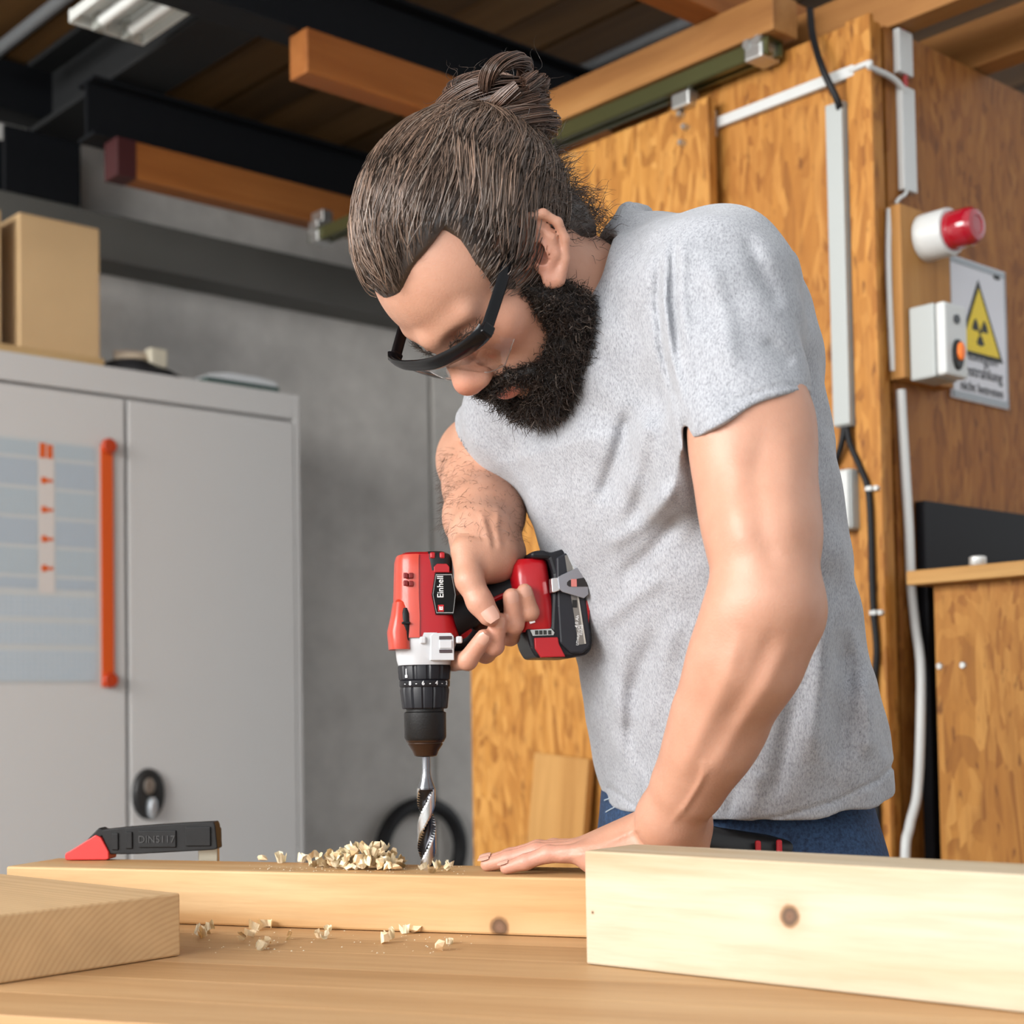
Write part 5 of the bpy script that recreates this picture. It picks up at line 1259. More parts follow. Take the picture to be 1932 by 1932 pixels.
# ---- hair: scalp cap, combed strands, bun
CC, CRAD = np.array([-0.008, 0, 0.048]), np.array([0.101, 0.0785, 0.087])
def hairline(x, y, z):
    """negative where hair grows"""
    t = np.clip((np.abs(y) - 0.010) / 0.030, 0, 1); top = 0.082 + 0.010 * t * t * (3 - 2 * t) - z
    xt = np.interp(z, [0.0, 0.022, 0.055, 0.077, 0.10], [0.052, 0.060, 0.053, 0.040, 0.036])
    zl = np.interp(x, [-0.12, -0.075, -0.045, -0.024, -0.014, 0.032, 0.039, 0.046, 0.052], [-0.075, -0.075, -0.066, -0.030, 0.044, 0.050, 0.006, -0.006, 0.022])
    side = np.maximum(x - xt, zl - z)
    return np.minimum(top, side)
cap = Solid(); cap.ell(H(*CC), (CRAD + 0.0085) * HS, HM, 0.0)
def hairmask(p):
    q = hloc(p); return hairline(q[:, 0], q[:, 1], q[:, 2]) * 0.75
cap.ell(H(-0.060, 0, -0.030), [0.042 * HS, 0.060 * HS, 0.050 * HS], HM, 0.02)
cap.add(hairmask, HO, 1.0, 0.010, '&')
cv, cf = surface_nets(cap.field, A3(HO) - 0.19, A3(HO) + 0.19, 0.0032)
M_hair = attrmat('hair', 0.32, 0.65)
me = np_mesh('hair', cv, cf); set_col(me, np.tile([0.040, 0.026, 0.019], (len(cv), 1)))
hair = pp('hair', me, M_hair)
BUN = np.array([-0.126, -0.006, 0.060]); BK = 1.5
def on_skull(q, lift):
    d = q - CC; k = np.linalg.norm(d / CRAD, axis=-1, keepdims=True); s = CC + d / k
    n = (s - CC) / CRAD ** 2; n /= np.linalg.norm(n, axis=-1, keepdims=True); return s + n * lift[..., None]
def haircols(n, base=(0.115, 0.073, 0.051), var=0.36, grey=0.08):
    k = np.exp(rng.normal(0, var, n))[:, None]; c = np.array(base) * k
    gmask = rng.random(n) < grey; c[gmask] = np.array([0.20, 0.155, 0.125]) * rng.uniform(0.8, 1.3, (gmask.sum(), 1)); return np.clip(c, 0.01, 0.5)
N, Mq = 8200, 15
d = rng.normal(size=(N * 2, 3)); d /= np.linalg.norm(d, axis=1)[:, None]; roots = CC + d * CRAD
ok = hairline(*roots.T) < -0.001; roots = roots[ok][:N]; n = len(roots)
t = np.linspace(0, 1, Mq)[None, :]
tgt = np.array([-0.104, 0, 0.068]) + rng.normal(size=(n, 3)) * np.array([0.006, 0.012, 0.010])
ln = np.linalg.norm(roots - tgt, axis=1)
te = t * np.ones((n, 1))
path = roots[:, None] * (1 - te[..., None]) + tgt[:, None] * te[..., None]
az = np.arctan2(roots[:, 1], roots[:, 0] + 0.1)
az2 = np.arctan2(roots[:, 1], roots[:, 2] - 0.02) + 1.3 * np.arctan2(roots[:, 0], roots[:, 2] + 0.02)
clump = (0.6 * np.sin(az * 26 + 2.0 * np.sin(az * 7)) + 0.6 * np.sin(az2 * 15 + 1.7 * np.sin(az * 5)))[:, None]
lift = 0.0095 + 0.0038 * clump * np.sin(np.pi * te) + 0.0055 * np.sin(np.pi * te ** 0.7) + rng.uniform(-0.0025, 0.0028, (n, 1))
side = np.cross(tgt - roots, roots - CC); side /= np.maximum(np.linalg.norm(side, axis=1), 1e-6)[:, None]
amp = (0.0030 + 0.0016 * rng.random((n, 1))) * np.sin(np.pi * te)
path = path + side[:, None] * (amp * np.sin(te * (ln[:, None] / 0.2) * 14 + az[:, None] * 14 + rng.normal(0, 0.5, (n, 1))))[..., None]
path = on_skull(path, lift)
hc = haircols(n) * (1 + 0.35 * clump)
link('combed_strands', strands_mesh('combed_strands', HW(path.reshape(-1, 3)).reshape(n, Mq, 3), 0.00048, np.clip(hc, 0.008, 0.5)), M_hair, hair)['kind'] = 'stuff'
# bun made of wound locks
bo = np.array([-0.86, 0, 0.51]); bl = np.array([0, 1.0, 0]); bt2 = np.cross(bo, bl)
core = Solid(); core.ell(H(*(BUN - bo * 0.004)), [0.052 * HS, 0.034 * HS, 0.028 * HS], np.array([A3(HL), A3(Vector(HM @ bt2)), A3(Vector(HM @ bo))]).T, 0.0)
kv, kf = surface_nets(core.field, A3(H(*BUN)) - 0.08, A3(H(*BUN)) + 0.08, 0.0035)
me = np_mesh('bun', kv, kf); set_col(me, np.tile([0.035, 0.022, 0.015], (len(kv), 1)))
bun = pp('bun', me, M_hair)
locks = []
def lock(center, r1, r2, tilt, az0, a0, a1, nst=110, tube_r=0.0075):
    Mb = 26; a = np.linspace(a0, a1, Mb); r1 *= BK; r2 *= 1.35; tube_r *= 1.35; nst = int(nst * 1.4); center = BUN + (center - BUN) * BK
    ax1 = np.cos(az0) * bl + np.sin(az0) * bt2; ax2 = -np.sin(az0) * bl + np.cos(az0) * bt2
    ax2 = np.cos(tilt) * ax2 + np.sin(tilt) * bo; ax3 = np.cross(ax1, ax2)
    base = center + np.outer(np.cos(a) * r1, ax1) + np.outer(np.sin(a) * r2, ax2)
    rad_dir = np.outer(np.cos(a), ax1) + np.outer(np.sin(a), ax2)
    rr = tube_r * np.sqrt(rng.random((nst, 1))); th0 = rng.uniform(0, 6.28, (nst, 1)); tw = th0 + a[None] * 0.8
    wav = 1 + 0.12 * np.sin(a * 5 + th0)
    return base[None] + (rr * np.cos(tw) * wav)[..., None] * rad_dir[None] + (rr * np.sin(tw))[..., None] * ax3[None, None]
LK = [lock(BUN + bo * 0.004, 0.038, 0.025, 0.15, 0.1, 0, 6.28), lock(BUN + bo * 0.012, 0.031, 0.021, -0.2, 0.6, 0.5, 6.6), lock(BUN + bl * 0.022 + bo * 0.010, 0.022, 0.019, 0.5, -0.3, 0, 6.0, 90, 0.006),
      lock(BUN - bl * 0.024 + bo * 0.008, 0.022, 0.020, -0.5, 0.3, 0.6, 6.4, 90, 0.006), lock(BUN + bo * 0.022 - bl * 0.010, 0.020, 0.017, 0.8, 0.9, 0, 6.0, 90, 0.006), lock(BUN + bo * 0.022 + bl * 0.016, 0.019, 0.015, -0.7, 2.0, 0, 6.2, 90, 0.006),
      lock(BUN + bt2 * 0.012 + bo * 0.016, 0.034, 0.014, 0.4, 0.0, -0.3, 3.6, 90, 0.006), lock(BUN - bo * 0.008, 0.041, 0.028, 0.0, 0.2, 0, 6.28, 130, 0.0085)]
for q in LK:
    o = link('lock', strands_mesh('lock', HW(q.reshape(-1, 3)).reshape(q.shape), 0.00050, haircols(len(q), (0.125, 0.070, 0.048), 0.35, 0.05), taper=False), M_hair, bun); o['kind'] = 'stuff'
# loose curls at the nape, temples and round the bun
def curls(roots, dirs, L, r, freq, Mc=12):
    n = len(roots); t = np.linspace(0, 1, Mc)[None, :, None]
    dirs = dirs / np.linalg.norm(dirs, axis=1)[:, None]; e = rng.normal(size=(n, 3)); a = np.cross(dirs, e); a /= np.linalg.norm(a, axis=1)[:, None]; b = np.cross(dirs, a)
    ph = rng.uniform(0, 6.28, (n, 1, 1)); fq = freq * rng.uniform(0.6, 1.4, (n, 1, 1)); R = r * rng.uniform(0.5, 1.4, (n, 1, 1))
    bend = rng.normal(size=(n, 1, 3)) * 0.25
    return roots[:, None] + (dirs[:, None] + bend * t) * (L.reshape(-1, 1, 1) * t) + (a[:, None] * (np.cos(fq * t + ph) - np.cos(ph)) + b[:, None] * (np.sin(fq * t + ph) - np.sin(ph))) * R * np.minimum(1, t * 3)
nf = 900
d = np.column_stack([rng.uniform(-1, -0.35, nf), rng.normal(0, 0.75, nf), rng.uniform(-0.85, 0.25, nf)]); d /= np.linalg.norm(d, axis=1)[:, None]
rt = CC + d * (CRAD + 0.006); rt = rt[hairline(*rt.T) < 0.004]
dd = (rt - CC) / np.linalg.norm(rt - CC, axis=1)[:, None] * 0.55 + np.array([-0.55, 0, -0.35]) + rng.normal(0, 0.35, rt.shape)
c1_ = curls(rt, dd, rng.uniform(0.012, 0.034, len(rt)), 0.0028, 9)
nb2 = 90
d = rng.normal(size=(nb2, 3)); d /= np.linalg.norm(d, axis=1)[:, None]
c2_ = curls(BUN + bo * 0.006 + d * np.array([0.04, 0.055, 0.04]), d + bo, rng.uniform(0.010, 0.024, nb2), 0.005, 8)
cl_ = hloc(cv); sel = np.flatnonzero((cl_[:, 0] < -0.018) & (cl_[:, 2] < 0.035)); sel = rng.choice(sel, 1500); rt = cl_[sel]
c3_ = curls(rt, (rt - np.array([-0.03, 0, 0.0])) / 0.08 + np.array([-0.3, 0, -0.55]) + rng.normal(0, 0.35, rt.shape), rng.uniform(0.012, 0.032, len(rt)), 0.0026, 10)
cc_ = np.concatenate([c1_, c2_, c3_])
o = link('loose_curls', strands_mesh('loose_curls', HW(cc_.reshape(-1, 3)).reshape(cc_.shape), 0.00028, haircols(len(cc_), (0.05, 0.034, 0.026), 0.3, 0.03)), M_hair, hair); o['kind'] = 'stuff'
# ---- beard
Bd = Solid()
def bch(pts, rs, k=0.012): Bd.chain([H(*p) for p in pts], [r * HS for r in rs], k)
for s in (1, -1):
    bch([(0.038, s * 0.0655, -0.004), (0.030, s * 0.0645, -0.028), (0.028, s * 0.058, -0.055), (0.044, s * 0.045, -0.080), (0.066, s * 0.022, -0.096)], [0.0065, 0.0140, 0.0205, 0.0235, 0.024])
    bch([(0.055, s * 0.044, -0.068), (0.080, s * 0.032, -0.082), (0.090, s * 0.012, -0.092)], [0.016, 0.013, 0.013])
    bch([(0.084, s * 0.034, -0.060), (0.097, s * 0.024, -0.047), (0.106, s * 0.008, -0.0425), (0.1075, 0, -0.042)], [0.008, 0.0070, 0.0062, 0.0058], 0.006)
Bd.ell(H(0.062, 0, -0.100), [0.034 * HS, 0.036 * HS, 0.027 * HS], HM, 0.015)
Bd.ell(H(0.042, 0, -0.092), [0.036 * HS, 0.044 * HS, 0.024 * HS], HM, 0.015)
bv_, bf_ = surface_nets(Bd.field, A3(H(0.05, 0, -0.07)) - 0.14, A3(H(0.05, 0, -0.07)) + 0.14, 0.003)
M_beard = attrmat('beard_hair', 0.42, 0.45)
me = np_mesh('beard', bv_, bf_); set_col(me, np.tile([0.013, 0.009, 0.007], (len(bv_), 1)))
beard = pp('beard', me, M_beard)
ql = hloc(bv_)
# keep roots on the outside (away from the head centre)
cen = np.array([0.02, 0, -0.03]); idx = rng.integers(0, len(bv_), 16000)
rt = ql[idx]; ep = 0.002
nrm = np.stack([Bd.field(HW(rt + np.eye(3)[i] * ep)) - Bd.field(HW(rt - np.eye(3)[i] * ep)) for i in range(3)], 1); nrm /= np.linalg.norm(nrm, axis=1)[:, None]
inside = (B.field(HW(rt)) < -0.002) | ((rt[:, 0] > 0.082) & (np.abs(rt[:, 1]) < 0.026) & (rt[:, 2] < -0.0485) & (rt[:, 2] > -0.078))
rt, nrm = rt[~inside][:8200], nrm[~inside][:8200]
dn = nrm * 0.75 + np.array([0.10, 0, -0.55]) + rng.normal(0, 0.30, rt.shape)
Lb = rng.uniform(0.007, 0.019, len(rt)) * np.clip(np.interp(rt[:, 2], [-0.13, -0.06, -0.01], [1.2, 0.85, 0.5]), 0.4, 1.3)
up_ = rt[:, 2] > -0.055; fx = rt[:, 0] > 0.08; Lb[up_ & fx] *= 0.7
cb_ = curls(rt, dn, Lb, 0.0021, 8, 9)
o = link('beard_strands', strands_mesh('beard_strands', HW(cb_.reshape(-1, 3)).reshape(cb_.shape), 0.00036, haircols(len(cb_), (0.028, 0.018, 0.013), 0.5, 0.03)), M_beard, beard); o['kind'] = 'stuff'
# eyebrows
eb = []
for s in (1, -1):
    nE = 110; u = rng.random(nE)
    r0 = np.column_stack([0.1065 - 0.020 * u ** 1.5, s * (0.012 + 0.042 * u), 0.018 + rng.normal(0, 0.0020, nE) + 0.003 * np.sin(u * 3)])
    eb.append(curls(r0, np.column_stack([-0.2 * np.ones(nE), s * np.ones(nE), rng.normal(0.25, 0.3, nE)]), rng.uniform(0.006, 0.010, nE), 0.0006, 3, 6))
for e in eb:
    o = link('eyebrow', strands_mesh('eyebrow', HW(e.reshape(-1, 3)).reshape(e.shape), 0.0003, haircols(len(e), (0.03, 0.02, 0.014), 0.3, 0)), M_beard, body); o['kind'] = 'stuff'
# fine arm hair on the right forearm
sel = np.flatnonzero((px_ > 832) & (px_ < 1000) & (py_ > 845) & (py_ < 1020) & (BV[:, 1] < 1.88) & (BV[:, 1] > 1.60) & (BV[:, 2] > 1.2) & (BV[:, 0] < 0.05))
sel = rng.choice(sel, min(1100, len(sel)), replace=False); rt = BV[sel]
nn = np.stack([B.field(rt + np.eye(3)[i] * 0.002) - B.field(rt - np.eye(3)[i] * 0.002) for i in range(3)], 1); nn /= np.linalg.norm(nn, axis=1)[:, None]
ah = curls(rt, nn * 0.55 + np.array([-0.25, -0.5, -0.75]) + rng.normal(0, 0.35, rt.shape), rng.uniform(0.006, 0.014, len(rt)), 0.0012, 4, 7)
o = link('arm_hair', strands_mesh('arm_hair', ah, 0.00013, haircols(len(ah), (0.07, 0.035, 0.02), 0.2, 0)), M_beard, body); o['kind'] = 'stuff'

# ---- T-shirt
TL = [  # y, left x, right x, depth of the axis
    (560, 1135, 1440, 1.60), (640, 1085, 1475, 1.605), (740, 1020, 1505, 1.615), (860, 984, 1540, 1.63), (950, 1003, 1552, 1.64), (1040, 1040, 1566, 1.65), (1150, 1078, 1582, 1.665),
    (1250, 1110, 1602, 1.68), (1350, 1122, 1628, 1.695), (1430, 1137, 1646, 1.705), (1500, 1153, 1644, 1.71), (1620, 1170, 1634, 1.71)]
def loft_arrays(TL, la, lb, ratio, dxp=0):
    zs, cx, cy, ra, rb_, lx, ly = [], [], [], [], [], [], []
    for i, (y, xl, xr, dd_) in enumerate(TL):
        f = i / (len(TL) - 1); L = np.array(la) * (1 - f) + np.array(lb) * f; L /= np.linalg.norm(L)
        c = P((xl + xr) / 2, y, dd_); hw = (xr - xl) / 2 * dd_ / FPX
        b = hw / math.sqrt((ratio * L[0]) ** 2 + L[1] ** 2); zs.append(c.z); cx.append(c.x); cy.append(c.y); ra.append(ratio * b); rb_.append(b); lx.append(L[0]); ly.append(L[1])
    o = np.argsort(zs); return [np.array(q)[o] for q in (zs, cx, cy, ra, rb_, lx, ly)]
def loft_sdf(arr, grow=0.0, ex=2.3):
    zs, cx, cy, ra, rb_, lx, ly = arr
    def f(p):
        z = np.clip(p[:, 2], zs[0], zs[-1]); I = lambda q: np.interp(z, zs, q)
        x, y = p[:, 0] - I(cx), p[:, 1] - I(cy); l, m_ = I(lx), I(ly)
        a = (x * l + y * m_) / (I(ra) + grow); b = (-x * m_ + y * l) / (I(rb_) + grow)
        k0 = (np.abs(a) ** ex + np.abs(b) ** ex) ** (1 / ex)
        r = np.minimum(I(ra), I(rb_)) + grow
        dd_ = (k0 - 1) * r
        dz = np.maximum(p[:, 2] - zs[-1], zs[0] - p[:, 2])
        return np.maximum(dd_, dz)
    return f
TA = loft_arrays(TL, (0.62, -0.78), (0.50, -0.866), 1.42)
T = Solid()
T.add(loft_sdf(TA), P(1330, 1050, 1.65), 0.62, 0.02)
T.ell(P(1290, 640, 1.59), (0.12, 0.13, 0.11), None, 0.08)
T.cone(P(1245, 590, 1.60), SL, 0.072, 0.064, 0.06)
T.cone(P(1200, 650, 1.62), SR, 0.070, 0.060, 0.05)
T.cone(P(1215, 470, 1.585), P(1260, 560, 1.60), 0.030, 0.05, 0.05)
def cut_cone(a, b, ra, rb2, pc, n, flat=None):
    s = Solid(); s.cone(a, b, ra, rb2, flat=flat); f0 = s.ops[0][0]; pc = A3(pc); n = A3(Vector(n).normalized())
    return lambda p: np.maximum(f0(p), (p - pc) @ n)
hemL = P(1414, 800, 1.40)
T.add(cut_cone(SL, P(1425, 900, 1.385), 0.067, 0.0655, hemL, (0.42, -0.10, -0.90)), (SL + hemL) / 2, 0.25, 0.035)
T.ell(P(1283, 870, 1.475), (0.030, 0.045, 0.055), None, 0.035)
hemR = P(921, 800, 1.79)
T.add(cut_cone(SR, SR + (ER - SR) * 1.4, 0.058, 0.056, hemR, (ER - SR).normalized() + Vector((-0.25, 0, -0.35))), (SR + hemR) / 2, 0.22, 0.03)
# openings: sleeves, neck
SE = P(1425, 900, 1.385)
T.cone(SL + (SE - SL) * 0.68, SL + (SE - SL) * 1.10, 0.0540, 0.0550, 0.003, '-')
T.cone(SR + (ER - SR) * 0.35, SR + (ER - SR) * 1.5, 0.052, 0.0535, 0.003, '-')
T.cone(P(1195, 600, 1.60), H(-0.02, 0, -0.02), 0.060, 0.072, 0.010, '-')
T.chain([P(1215, 405, 1.64), P(1184, 402, 1.585), P(1178, 480, 1.537), P(1165, 585, 1.522), P(1140, 680, 1.530), P(1090, 745, 1.57)], [0.010, 0.009, 0.008, 0.008, 0.008, 0.008], 0.012)
h1, h2, h3 = A3(P(1385, 1572, 1.515)), A3(P(1150, 1512, 1.74)), A3(P(1706, 1440, 1.78))
hn = np.cross(h2 - h1, h3 - h1); hn /= np.linalg.norm(hn); hn = hn if hn[2] < 0 else -hn
WR = []     # folds in the cloth: polyline on the frame, width, height (m)
def fold(pts, w, a):
    WR.append((pts, w, a))
fold([(1246, 470), (1240, 560), (1250, 660), (1280, 770)], 8, -0.0035); fold([(1257, 480), (1253, 570), (1266, 670), (1294, 770)], 8, 0.003)
fold([(1272, 440), (1268, 560), (1282, 690)], 7, -0.003); fold([(1290, 440), (1288, 560), (1300, 670)], 9, 0.002)
fold([(1290, 780), (1300, 860), (1318, 960)], 10, -0.004)
fold([(1400, 430), (1440, 520), (1475, 590)], 16, -0.003); fold([(1330, 480), (1370, 600), (1380, 700)], 20, 0.003); fold([(1440, 640), (1500, 690)], 14, -0.0025)
fold([(1195, 760), (1165, 860), (1130, 960)], 16, -0.006); fold([(1225, 760), (1200, 880), (1160, 1010)], 20, 0.005)
fold([(1290, 900), (1210, 990), (1130, 1040)], 18, 0.004); fold([(1300, 960), (1230, 1040), (1160, 1100)], 16, -0.004); fold([(1260, 1080), (1190, 1130), (1120, 1190)], 18, 0.0035)
fold([(1240, 1180), (1200, 1300), (1190, 1420)], 18, -0.004); fold([(1180, 1200), (1165, 1320), (1175, 1450)], 16, 0.0035); fold([(1285, 1150), (1250, 1250), (1230, 1380)], 20, 0.003)
fold([(1560, 1150), (1545, 1300), (1530, 1450)], 22, 0.005); fold([(1595, 1180), (1590, 1320), (1580, 1480)], 20, -0.005); fold([(1630, 1250), (1640, 1350), (1640, 1440)], 18, 0.004)
fold([(1500, 1300), (1480, 1420), (1460, 1520)], 18, -0.004); fold([(1430, 1450), (1420, 1540)], 16, 0.003); fold([(1390, 1470), (1375, 1550)], 14, -0.003)
fold([(1150, 1487), (1210, 1530), (1290, 1548), (1385, 1552), (1480, 1540), (1580, 1510), (1660, 1470), (1700, 1428)], 4, -0.0016)
fold([(1298, 838), (1340, 792), (1400, 752), (1465, 728), (1525, 728)], 4, -0.0012)
def shirt(p, c=None, rad=0.0):
    d = T.field(p, c, rad)
    d = smax(d, (p - h1) @ hn, 0.004)
    near = np.abs(d) < 0.03
    if near.any():
        q = p[near]; x, y = proj(q); add = np.zeros(len(q))
        for (pts, w, a) in WR:
            xs_, ys_ = [p_[0] for p_ in pts], [p_[1] for p_ in pts]
            if x.max() < min(xs_) - 3 * w or x.min() > max(xs_) + 3 * w or y.max() < min(ys_) - 3 * w or y.min() > max(ys_) + 3 * w: continue
            best = np.full(len(q), 1e9); tt = np.zeros(len(q)); ns = len(pts) - 1
            for i, ((x0, y0), (x1, y1)) in enumerate(zip(pts[:-1], pts[1:])):
                L2 = (x1 - x0) ** 2 + (y1 - y0) ** 2; t = np.clip(((x - x0) * (x1 - x0) + (y - y0) * (y1 - y0)) / L2, 0, 1)
                dd2 = (x - x0 - t * (x1 - x0)) ** 2 + (y - y0 - t * (y1 - y0)) ** 2
                u_ = dd2 < best; best = np.where(u_, dd2, best); tt = np.where(u_, (i + t) / ns, tt)
            add += 1.5 * a * np.exp(-best / w ** 2) * (np.clip(np.minimum(tt, 1 - tt) * 5, 0.15, 1) if w > 5 else 1.0)
        nz_ = 0.0016 * (np.sin(q[:, 0] * 61 + 3 * np.sin(q[:, 2] * 23)) * np.sin(q[:, 2] * 47 + q[:, 1] * 31) + 0.6 * np.sin(q[:, 2] * 90 + q[:, 0] * 70 + 2 * np.sin(q[:, 1] * 40)))
        d[near] -= add + nz_
    return d
sv, sf = surface_nets(shirt, (-0.12, 1.30, 0.92), (0.52, 1.98, 1.66), 0.0026)
def heather():
    mt, nt, b = newmat('heather_grey_jersey')
    f1 = noise(nt, mapping(nt, (1, 1, 0.45)), 620, 3, 0.7); f2 = noise(nt, mapping(nt, (1, 1, 0.7)), 60, 4, 0.6)
    c = ramp(nt, f1, [(0.28, (0.185, 0.188, 0.205)), (0.46, (0.315, 0.322, 0.345)), (0.64, (0.40, 0.408, 0.435))])
    c = mix(nt, 0.35, c, ramp(nt, f2, [(0.35, (0.80, 0.80, 0.81)), (0.62, (1.04, 1.04, 1.04))]), 'MULTIPLY')
    nt.links.new(c, b.inputs['Base Color']); b.inputs['Roughness'].default_value = 0.9; b.inputs['Specular IOR Level'].default_value = 0.15
    b.inputs['Sheen Weight'].default_value = 0.25; b.inputs['Sheen Roughness'].default_value = 0.5
    bp = nt.nodes.new('ShaderNodeBump'); bp.inputs['Strength'].default_value = 0.25; bp.inputs['Distance'].default_value = 0.0008
    nt.links.new(f1, bp.inputs['Height']); nt.links.new(bp.outputs[0], b.inputs['Normal']); return mt
M_shirt = heather()
shirt_o = pp('t_shirt', np_mesh('t_shirt', sv, sf), M_shirt)
# ---- jeans, belt pouch, shoes
JL = [(1440, 1158, 1608, 1.735), (1500, 1150, 1612, 1.735), (1600, 1145, 1620, 1.735), (1700, 1138, 1625, 1.735)]
JA = loft_arrays(JL, (0.5, -0.866), (0.5, -0.866), 1.22)
J = Solid(); J.add(loft_sdf(JA, 0.0, 2.4), P(1400, 1570, 1.735), 0.25, 0.02)
pc_ = P(1398, 1620, 1.735); Lx = Vector((0.5, -0.866, 0)); Fx = Vector((-0.866, -0.5, 0))
for s in (1, -1):
    hip = pc_ + Lx * (0.085 * s) + Vector((0, 0, -0.03)); kn = Vector((hip.x, hip.y, 0.50)) + Fx * 0.01 + Lx * (0.01 * s); an = Vector((hip.x, hip.y, 0.09)) - Fx * 0.02 + Lx * (0.02 * s)
    J.chain([hip, kn, an], [0.098, 0.068, 0.056], 0.05)
    J.add((lambda an: (lambda p: np.maximum(0.085 - p[:, 2], np.linalg.norm(p[:, :2] - A3(an)[:2], axis=1) - 0.001) * 0 + (0.085 - p[:, 2])))(an), an, 0.15, 0.0, '&')
jv, jf = surface_nets(J.field, (0.0, 1.42, 0.04), (0.58, 2.06, 1.06), 0.0045)
def denim():
    mt, nt, b = newmat('blue_denim')
    f1 = noise(nt, mapping(nt, (1, 1, 1.0)), 260, 3, 0.7); f2 = noise(nt, mapping(nt, (1, 1, 0.4)), 18, 4, 0.6)
    c = ramp(nt, f1, [(0.32, (0.006, 0.017, 0.048)), (0.66, (0.024, 0.060, 0.135))])
    c = mix(nt, 0.6, c, ramp(nt, f2, [(0.35, (0.6, 0.6, 0.65)), (0.65, (1.4, 1.4, 1.35))]), 'MULTIPLY')
    nt.links.new(c, b.inputs['Base Color']); b.inputs['Roughness'].default_value = 0.85; return mt
M_den = denim()
jeans = pp('jeans', np_mesh('jeans', jv, jf), M_den)
M_st = mat('denim_stitch', (0.36, 0.42, 0.48), 0.8)
jz, jcx, jcy, jra, jrb, jlx, jly = JA
def jsurf(ang, z, out=0.001):
    i = lambda q: float(np.interp(z, jz, q)); a, b = math.cos(ang), math.sin(ang); k = (abs(a) ** 2.4 + abs(b) ** 2.4) ** (1 / 2.4)
    ra_, rb2 = i(jra) + out, i(jrb) + out; l, m_ = i(jlx), i(jly)
    u_, v_ = a / k * ra_, b / k * rb2
    return Vector((i(jcx) + u_ * l - v_ * m_, i(jcy) + u_ * m_ + v_ * l, z))
def ang_of(px, z):   # near-side angle whose surface point projects to px
    best = min(((abs(float(proj(np.array([A3(jsurf(a, z))]))[0][0]) - px), a) for a in np.linspace(-2.2, 2.6, 400) if jsurf(a, z).y < 1.745), key=lambda t: t[0]); return best[1]
for (pA, pB) in (((1566, 1530), (1570, 1640)), ((1640, 1525), (1600, 1600)), ((1160, 1512), (1140, 1525)), ((1168, 1528), (1142, 1548)), ((1600, 1600), (1560, 1625))):
    pts = []
    for f in np.linspace(0, 1, 6):
        pxx, pyy = pA[0] + (pB[0] - pA[0]) * f, pA[1] + (pB[1] - pA[1]) * f
        z = P(pxx, pyy, 1.6).z; pts.append(jsurf(ang_of(pxx, z), z, 0.0005))
    link('stitching', tube_mesh(pts, 0.0008, 6), M_st, jeans)
# belt and black tool pouch at the hip
zb_ = P(1400, 1545, 1.56).z
bl_pts = [jsurf(a, zb_, 0.004) for a in np.linspace(0, 2 * math.pi, 49)]
po = empty('tool_pouch', POFF); po.parent = person; po.location = (0, 0, 0)
bpy.data.objects.remove(po)
a = ang_of(1400, zb_); pc3 = jsurf(a, zb_, 0.016) + Vector((0, 0, -0.030))
S_ = Solid(); S_.cone(pc3 + Vector((-0.045, 0, 0.012)), pc3 + Vector((0.045, 0.012, -0.002)), 0.013, 0.012, 0.01); S_.cone(pc3 + Vector((-0.04, 0, 0)), pc3 + Vector((0.04, 0.008, -0.03)), 0.012, 0.012, 0.02)
qv, qf = surface_nets(S_.field, A3(pc3) - 0.09, A3(pc3) + 0.09, 0.003)
pouch = pp('tool_pouch', np_mesh('tool_pouch', qv, qf), mat('pouch_black', (0.014, 0.014, 0.015), 0.35))
for dx_ in (0.014, 0.036):
    box('handle_tip', (pc3.x + dx_, pc3.y - 0.014 + dx_ * 0.2, pc3.z + 0.001), (0.006, 0.006, 0.016), mat('tip_red', (0.5, 0.02, 0.03), 0.4), pouch, 0.002)
# work shoes
M_shoe = mat('shoe_leather', (0.03, 0.025, 0.02), 0.5); M_sole = mat('shoe_sole', (0.012, 0.012, 0.012), 0.7)
for s in (1, -1):
    an = pc_ + Lx * (0.105 * s) - Fx * 0.02; an.z = 0
    S_ = Solid(); S_.cone(an + Vector((0, 0, 0.10)), an + Vector((0, 0, 0.055)), 0.045, 0.045, 0.02); S_.cone(an + Vector((0, 0, 0.055)), an + Fx * 0.15 + Vector((0, 0, 0.045)), 0.042, 0.038, 0.03, flat=(Vector((0, 0, 1)), 0.85))
    S_.add(lambda p: 0.022 - p[:, 2], an, 0.4, 0.004, '&')
    qv, qf = surface_nets(S_.field, A3(an) - np.array([0.25, 0.2, 0.01]), A3(an) + np.array([0.1, 0.1, 0.17]), 0.006)
    sh_ = pp('shoe', np_mesh('shoe', qv, qf), M_shoe)
    S_ = Solid(); S_.cone(an + Vector((0, 0, 0.012)), an + Fx * 0.155 + Vector((0, 0, 0.012)), 0.047, 0.043, 0.0); S_.add(lambda p: np.maximum(p[:, 2] - 0.024, 0.0005 - p[:, 2]), an, 0.4, 0.002, '&')
    qv, qf = surface_nets(S_.field, A3(an) - np.array([0.25, 0.2, 0.02]), A3(an) + np.array([0.1, 0.1, 0.07]), 0.005)
    link('sole', np_mesh('sole', qv, qf), M_sole, sh_)

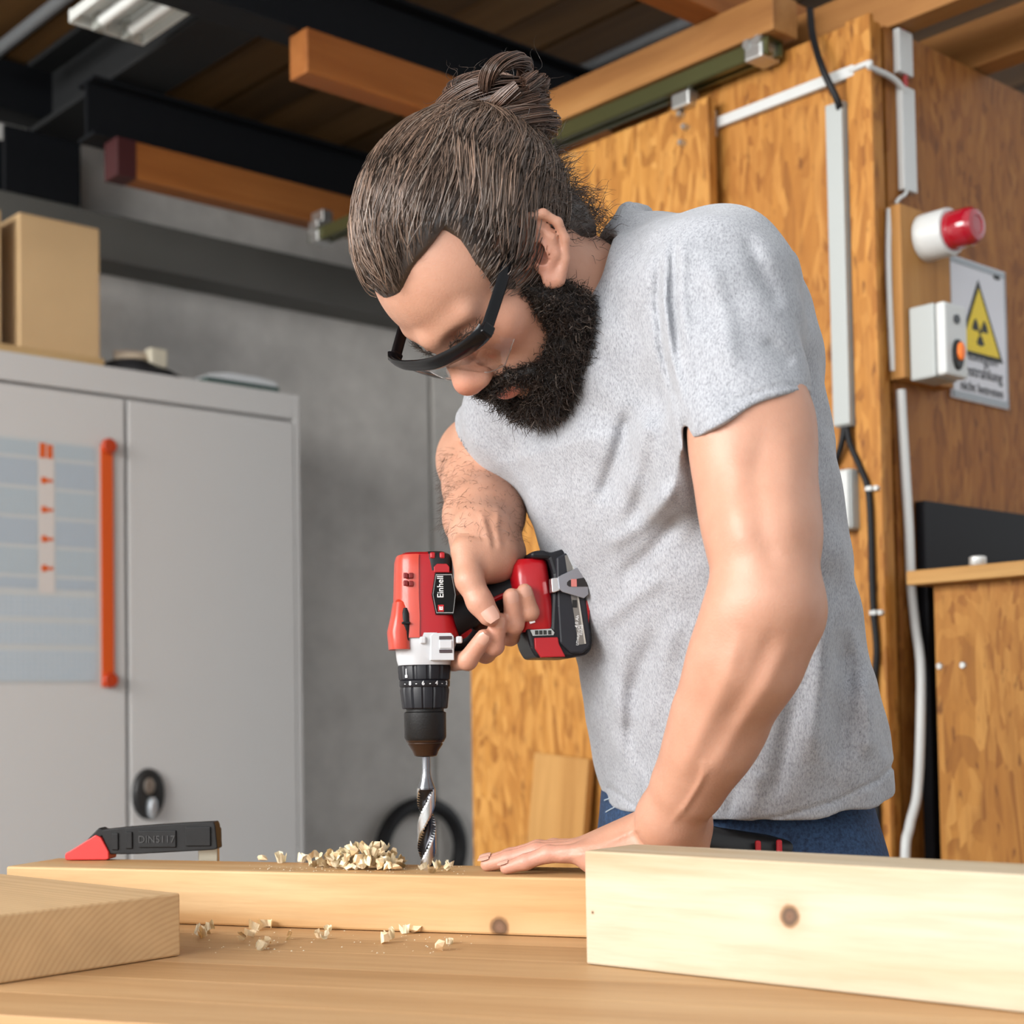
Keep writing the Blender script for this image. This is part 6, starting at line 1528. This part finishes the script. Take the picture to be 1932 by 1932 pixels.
# ---- safety glasses
gl = empty('safety_glasses', H(0.11, 0, 0.02), 0, 'black framed clear safety glasses worn on the face', 'glasses')
GO = -H(0.11, 0, 0.02)
def gp(name, me, m, parent=None, smooth=True):
    o = link(name, me, m, gl if parent is None else parent, GO if parent is None else (0, 0, 0)); 
    if smooth: shade_auto(o, 45)
    return o
M_fr = mat('glasses_black', (0.004, 0.004, 0.005), 0.24, spec=0.28)
GB = [(0.100, 0.0775), (0.107, 0.0715), (0.113, 0.055), (0.117, 0.030), (0.1195, 0.0), (0.117, -0.030), (0.113, -0.055), (0.107, -0.0715), (0.100, -0.0775)]
bar = catmull([Vector((x, y, 0.0)) for x, y in GB], 5)
def gz(y): return 0.024 - 0.004 * (1 - (y / 0.075) ** 2)
gp('frame', tube_mesh([H(p.x, p.y, gz(p.y)) for p in bar], 0.0060, 12, flat=(0.62, 1.5), up=HU), M_fr)
for s in (1, -1):
    pts = [H(*q) for q in ((0.104, s * 0.0765, 0.023), (0.070, s * 0.0785, 0.027), (0.035, s * 0.0795, 0.031), (0.012, s * 0.0800, 0.036), (-0.012, s * 0.0785, 0.032))]
    gp('temple', tube_mesh(catmull(pts, 5), 0.0048, 12, flat=(0.45, 1.35), up=HU), M_fr)
    box('hinge', (0, 0, 0), (0.012, 0.007, 0.013), M_fr, gl, 0.002, loc=GO + H(0.101, s * 0.0772, 0.023), rot=tuple(Matrix((HF, HL, HU)).transposed().to_euler()))
# clear wrap lens below the bar
bm = bmesh.new(); rows = []
for j in range(9):
    f = j / 8; row = []
    for p in bar:
        yy = p.y; dep = 0.045 - 0.017 * math.exp(-(yy / 0.014) ** 2) - 0.012 * max(0, (abs(yy) - 0.05) / 0.025)
        back = 1 - 0.010 * f * f / 0.1
        row.append(bm.verts.new(H(p.x * (1 - 0.10 * f * f), yy * (1 - 0.05 * f * f), gz(yy) - dep * f)))
    rows.append(row)
for a_, b_ in zip(rows[:-1], rows[1:]):
    for i in range(len(a_) - 1): bm.faces.new((a_[i], a_[i + 1], b_[i + 1], b_[i]))
lens_me = bm_mesh(bm, 'lens')
def clear():
    mt, nt, b = newmat('clear_polycarbonate'); out = nt.nodes['Material Output']
    tr = nt.nodes.new('ShaderNodeBsdfTransparent'); tr.inputs[0].default_value = (0.95, 0.96, 0.96, 1)
    gs = nt.nodes.new('ShaderNodeBsdfGlossy'); gs.inputs['Roughness'].default_value = 0.03
    fr_ = nt.nodes.new('ShaderNodeFresnel'); fr_.inputs[0].default_value = 1.5
    ms = nt.nodes.new('ShaderNodeMixShader'); nt.links.new(fr_.outputs[0], ms.inputs[0]); nt.links.new(tr.outputs[0], ms.inputs[1]); nt.links.new(gs.outputs[0], ms.inputs[2])
    nt.links.new(ms.outputs[0], out.inputs[0]); return mt
gp('lens', lens_me, clear())
rim = [v for v in rows] if False else None
edge = []
for p in bar:
    yy = p.y; dep = 0.045 - 0.017 * math.exp(-(yy / 0.014) ** 2) - 0.012 * max(0, (abs(yy) - 0.05) / 0.025)
    edge.append(H(p.x * 0.90, yy * 0.95, gz(yy) - dep))
gp('lens_rim', tube_mesh(edge, 0.0006, 6, up=HU), mat('lens_edge', (0.55, 0.45, 0.40), 0.15, spec=0.8, trans=0.7))
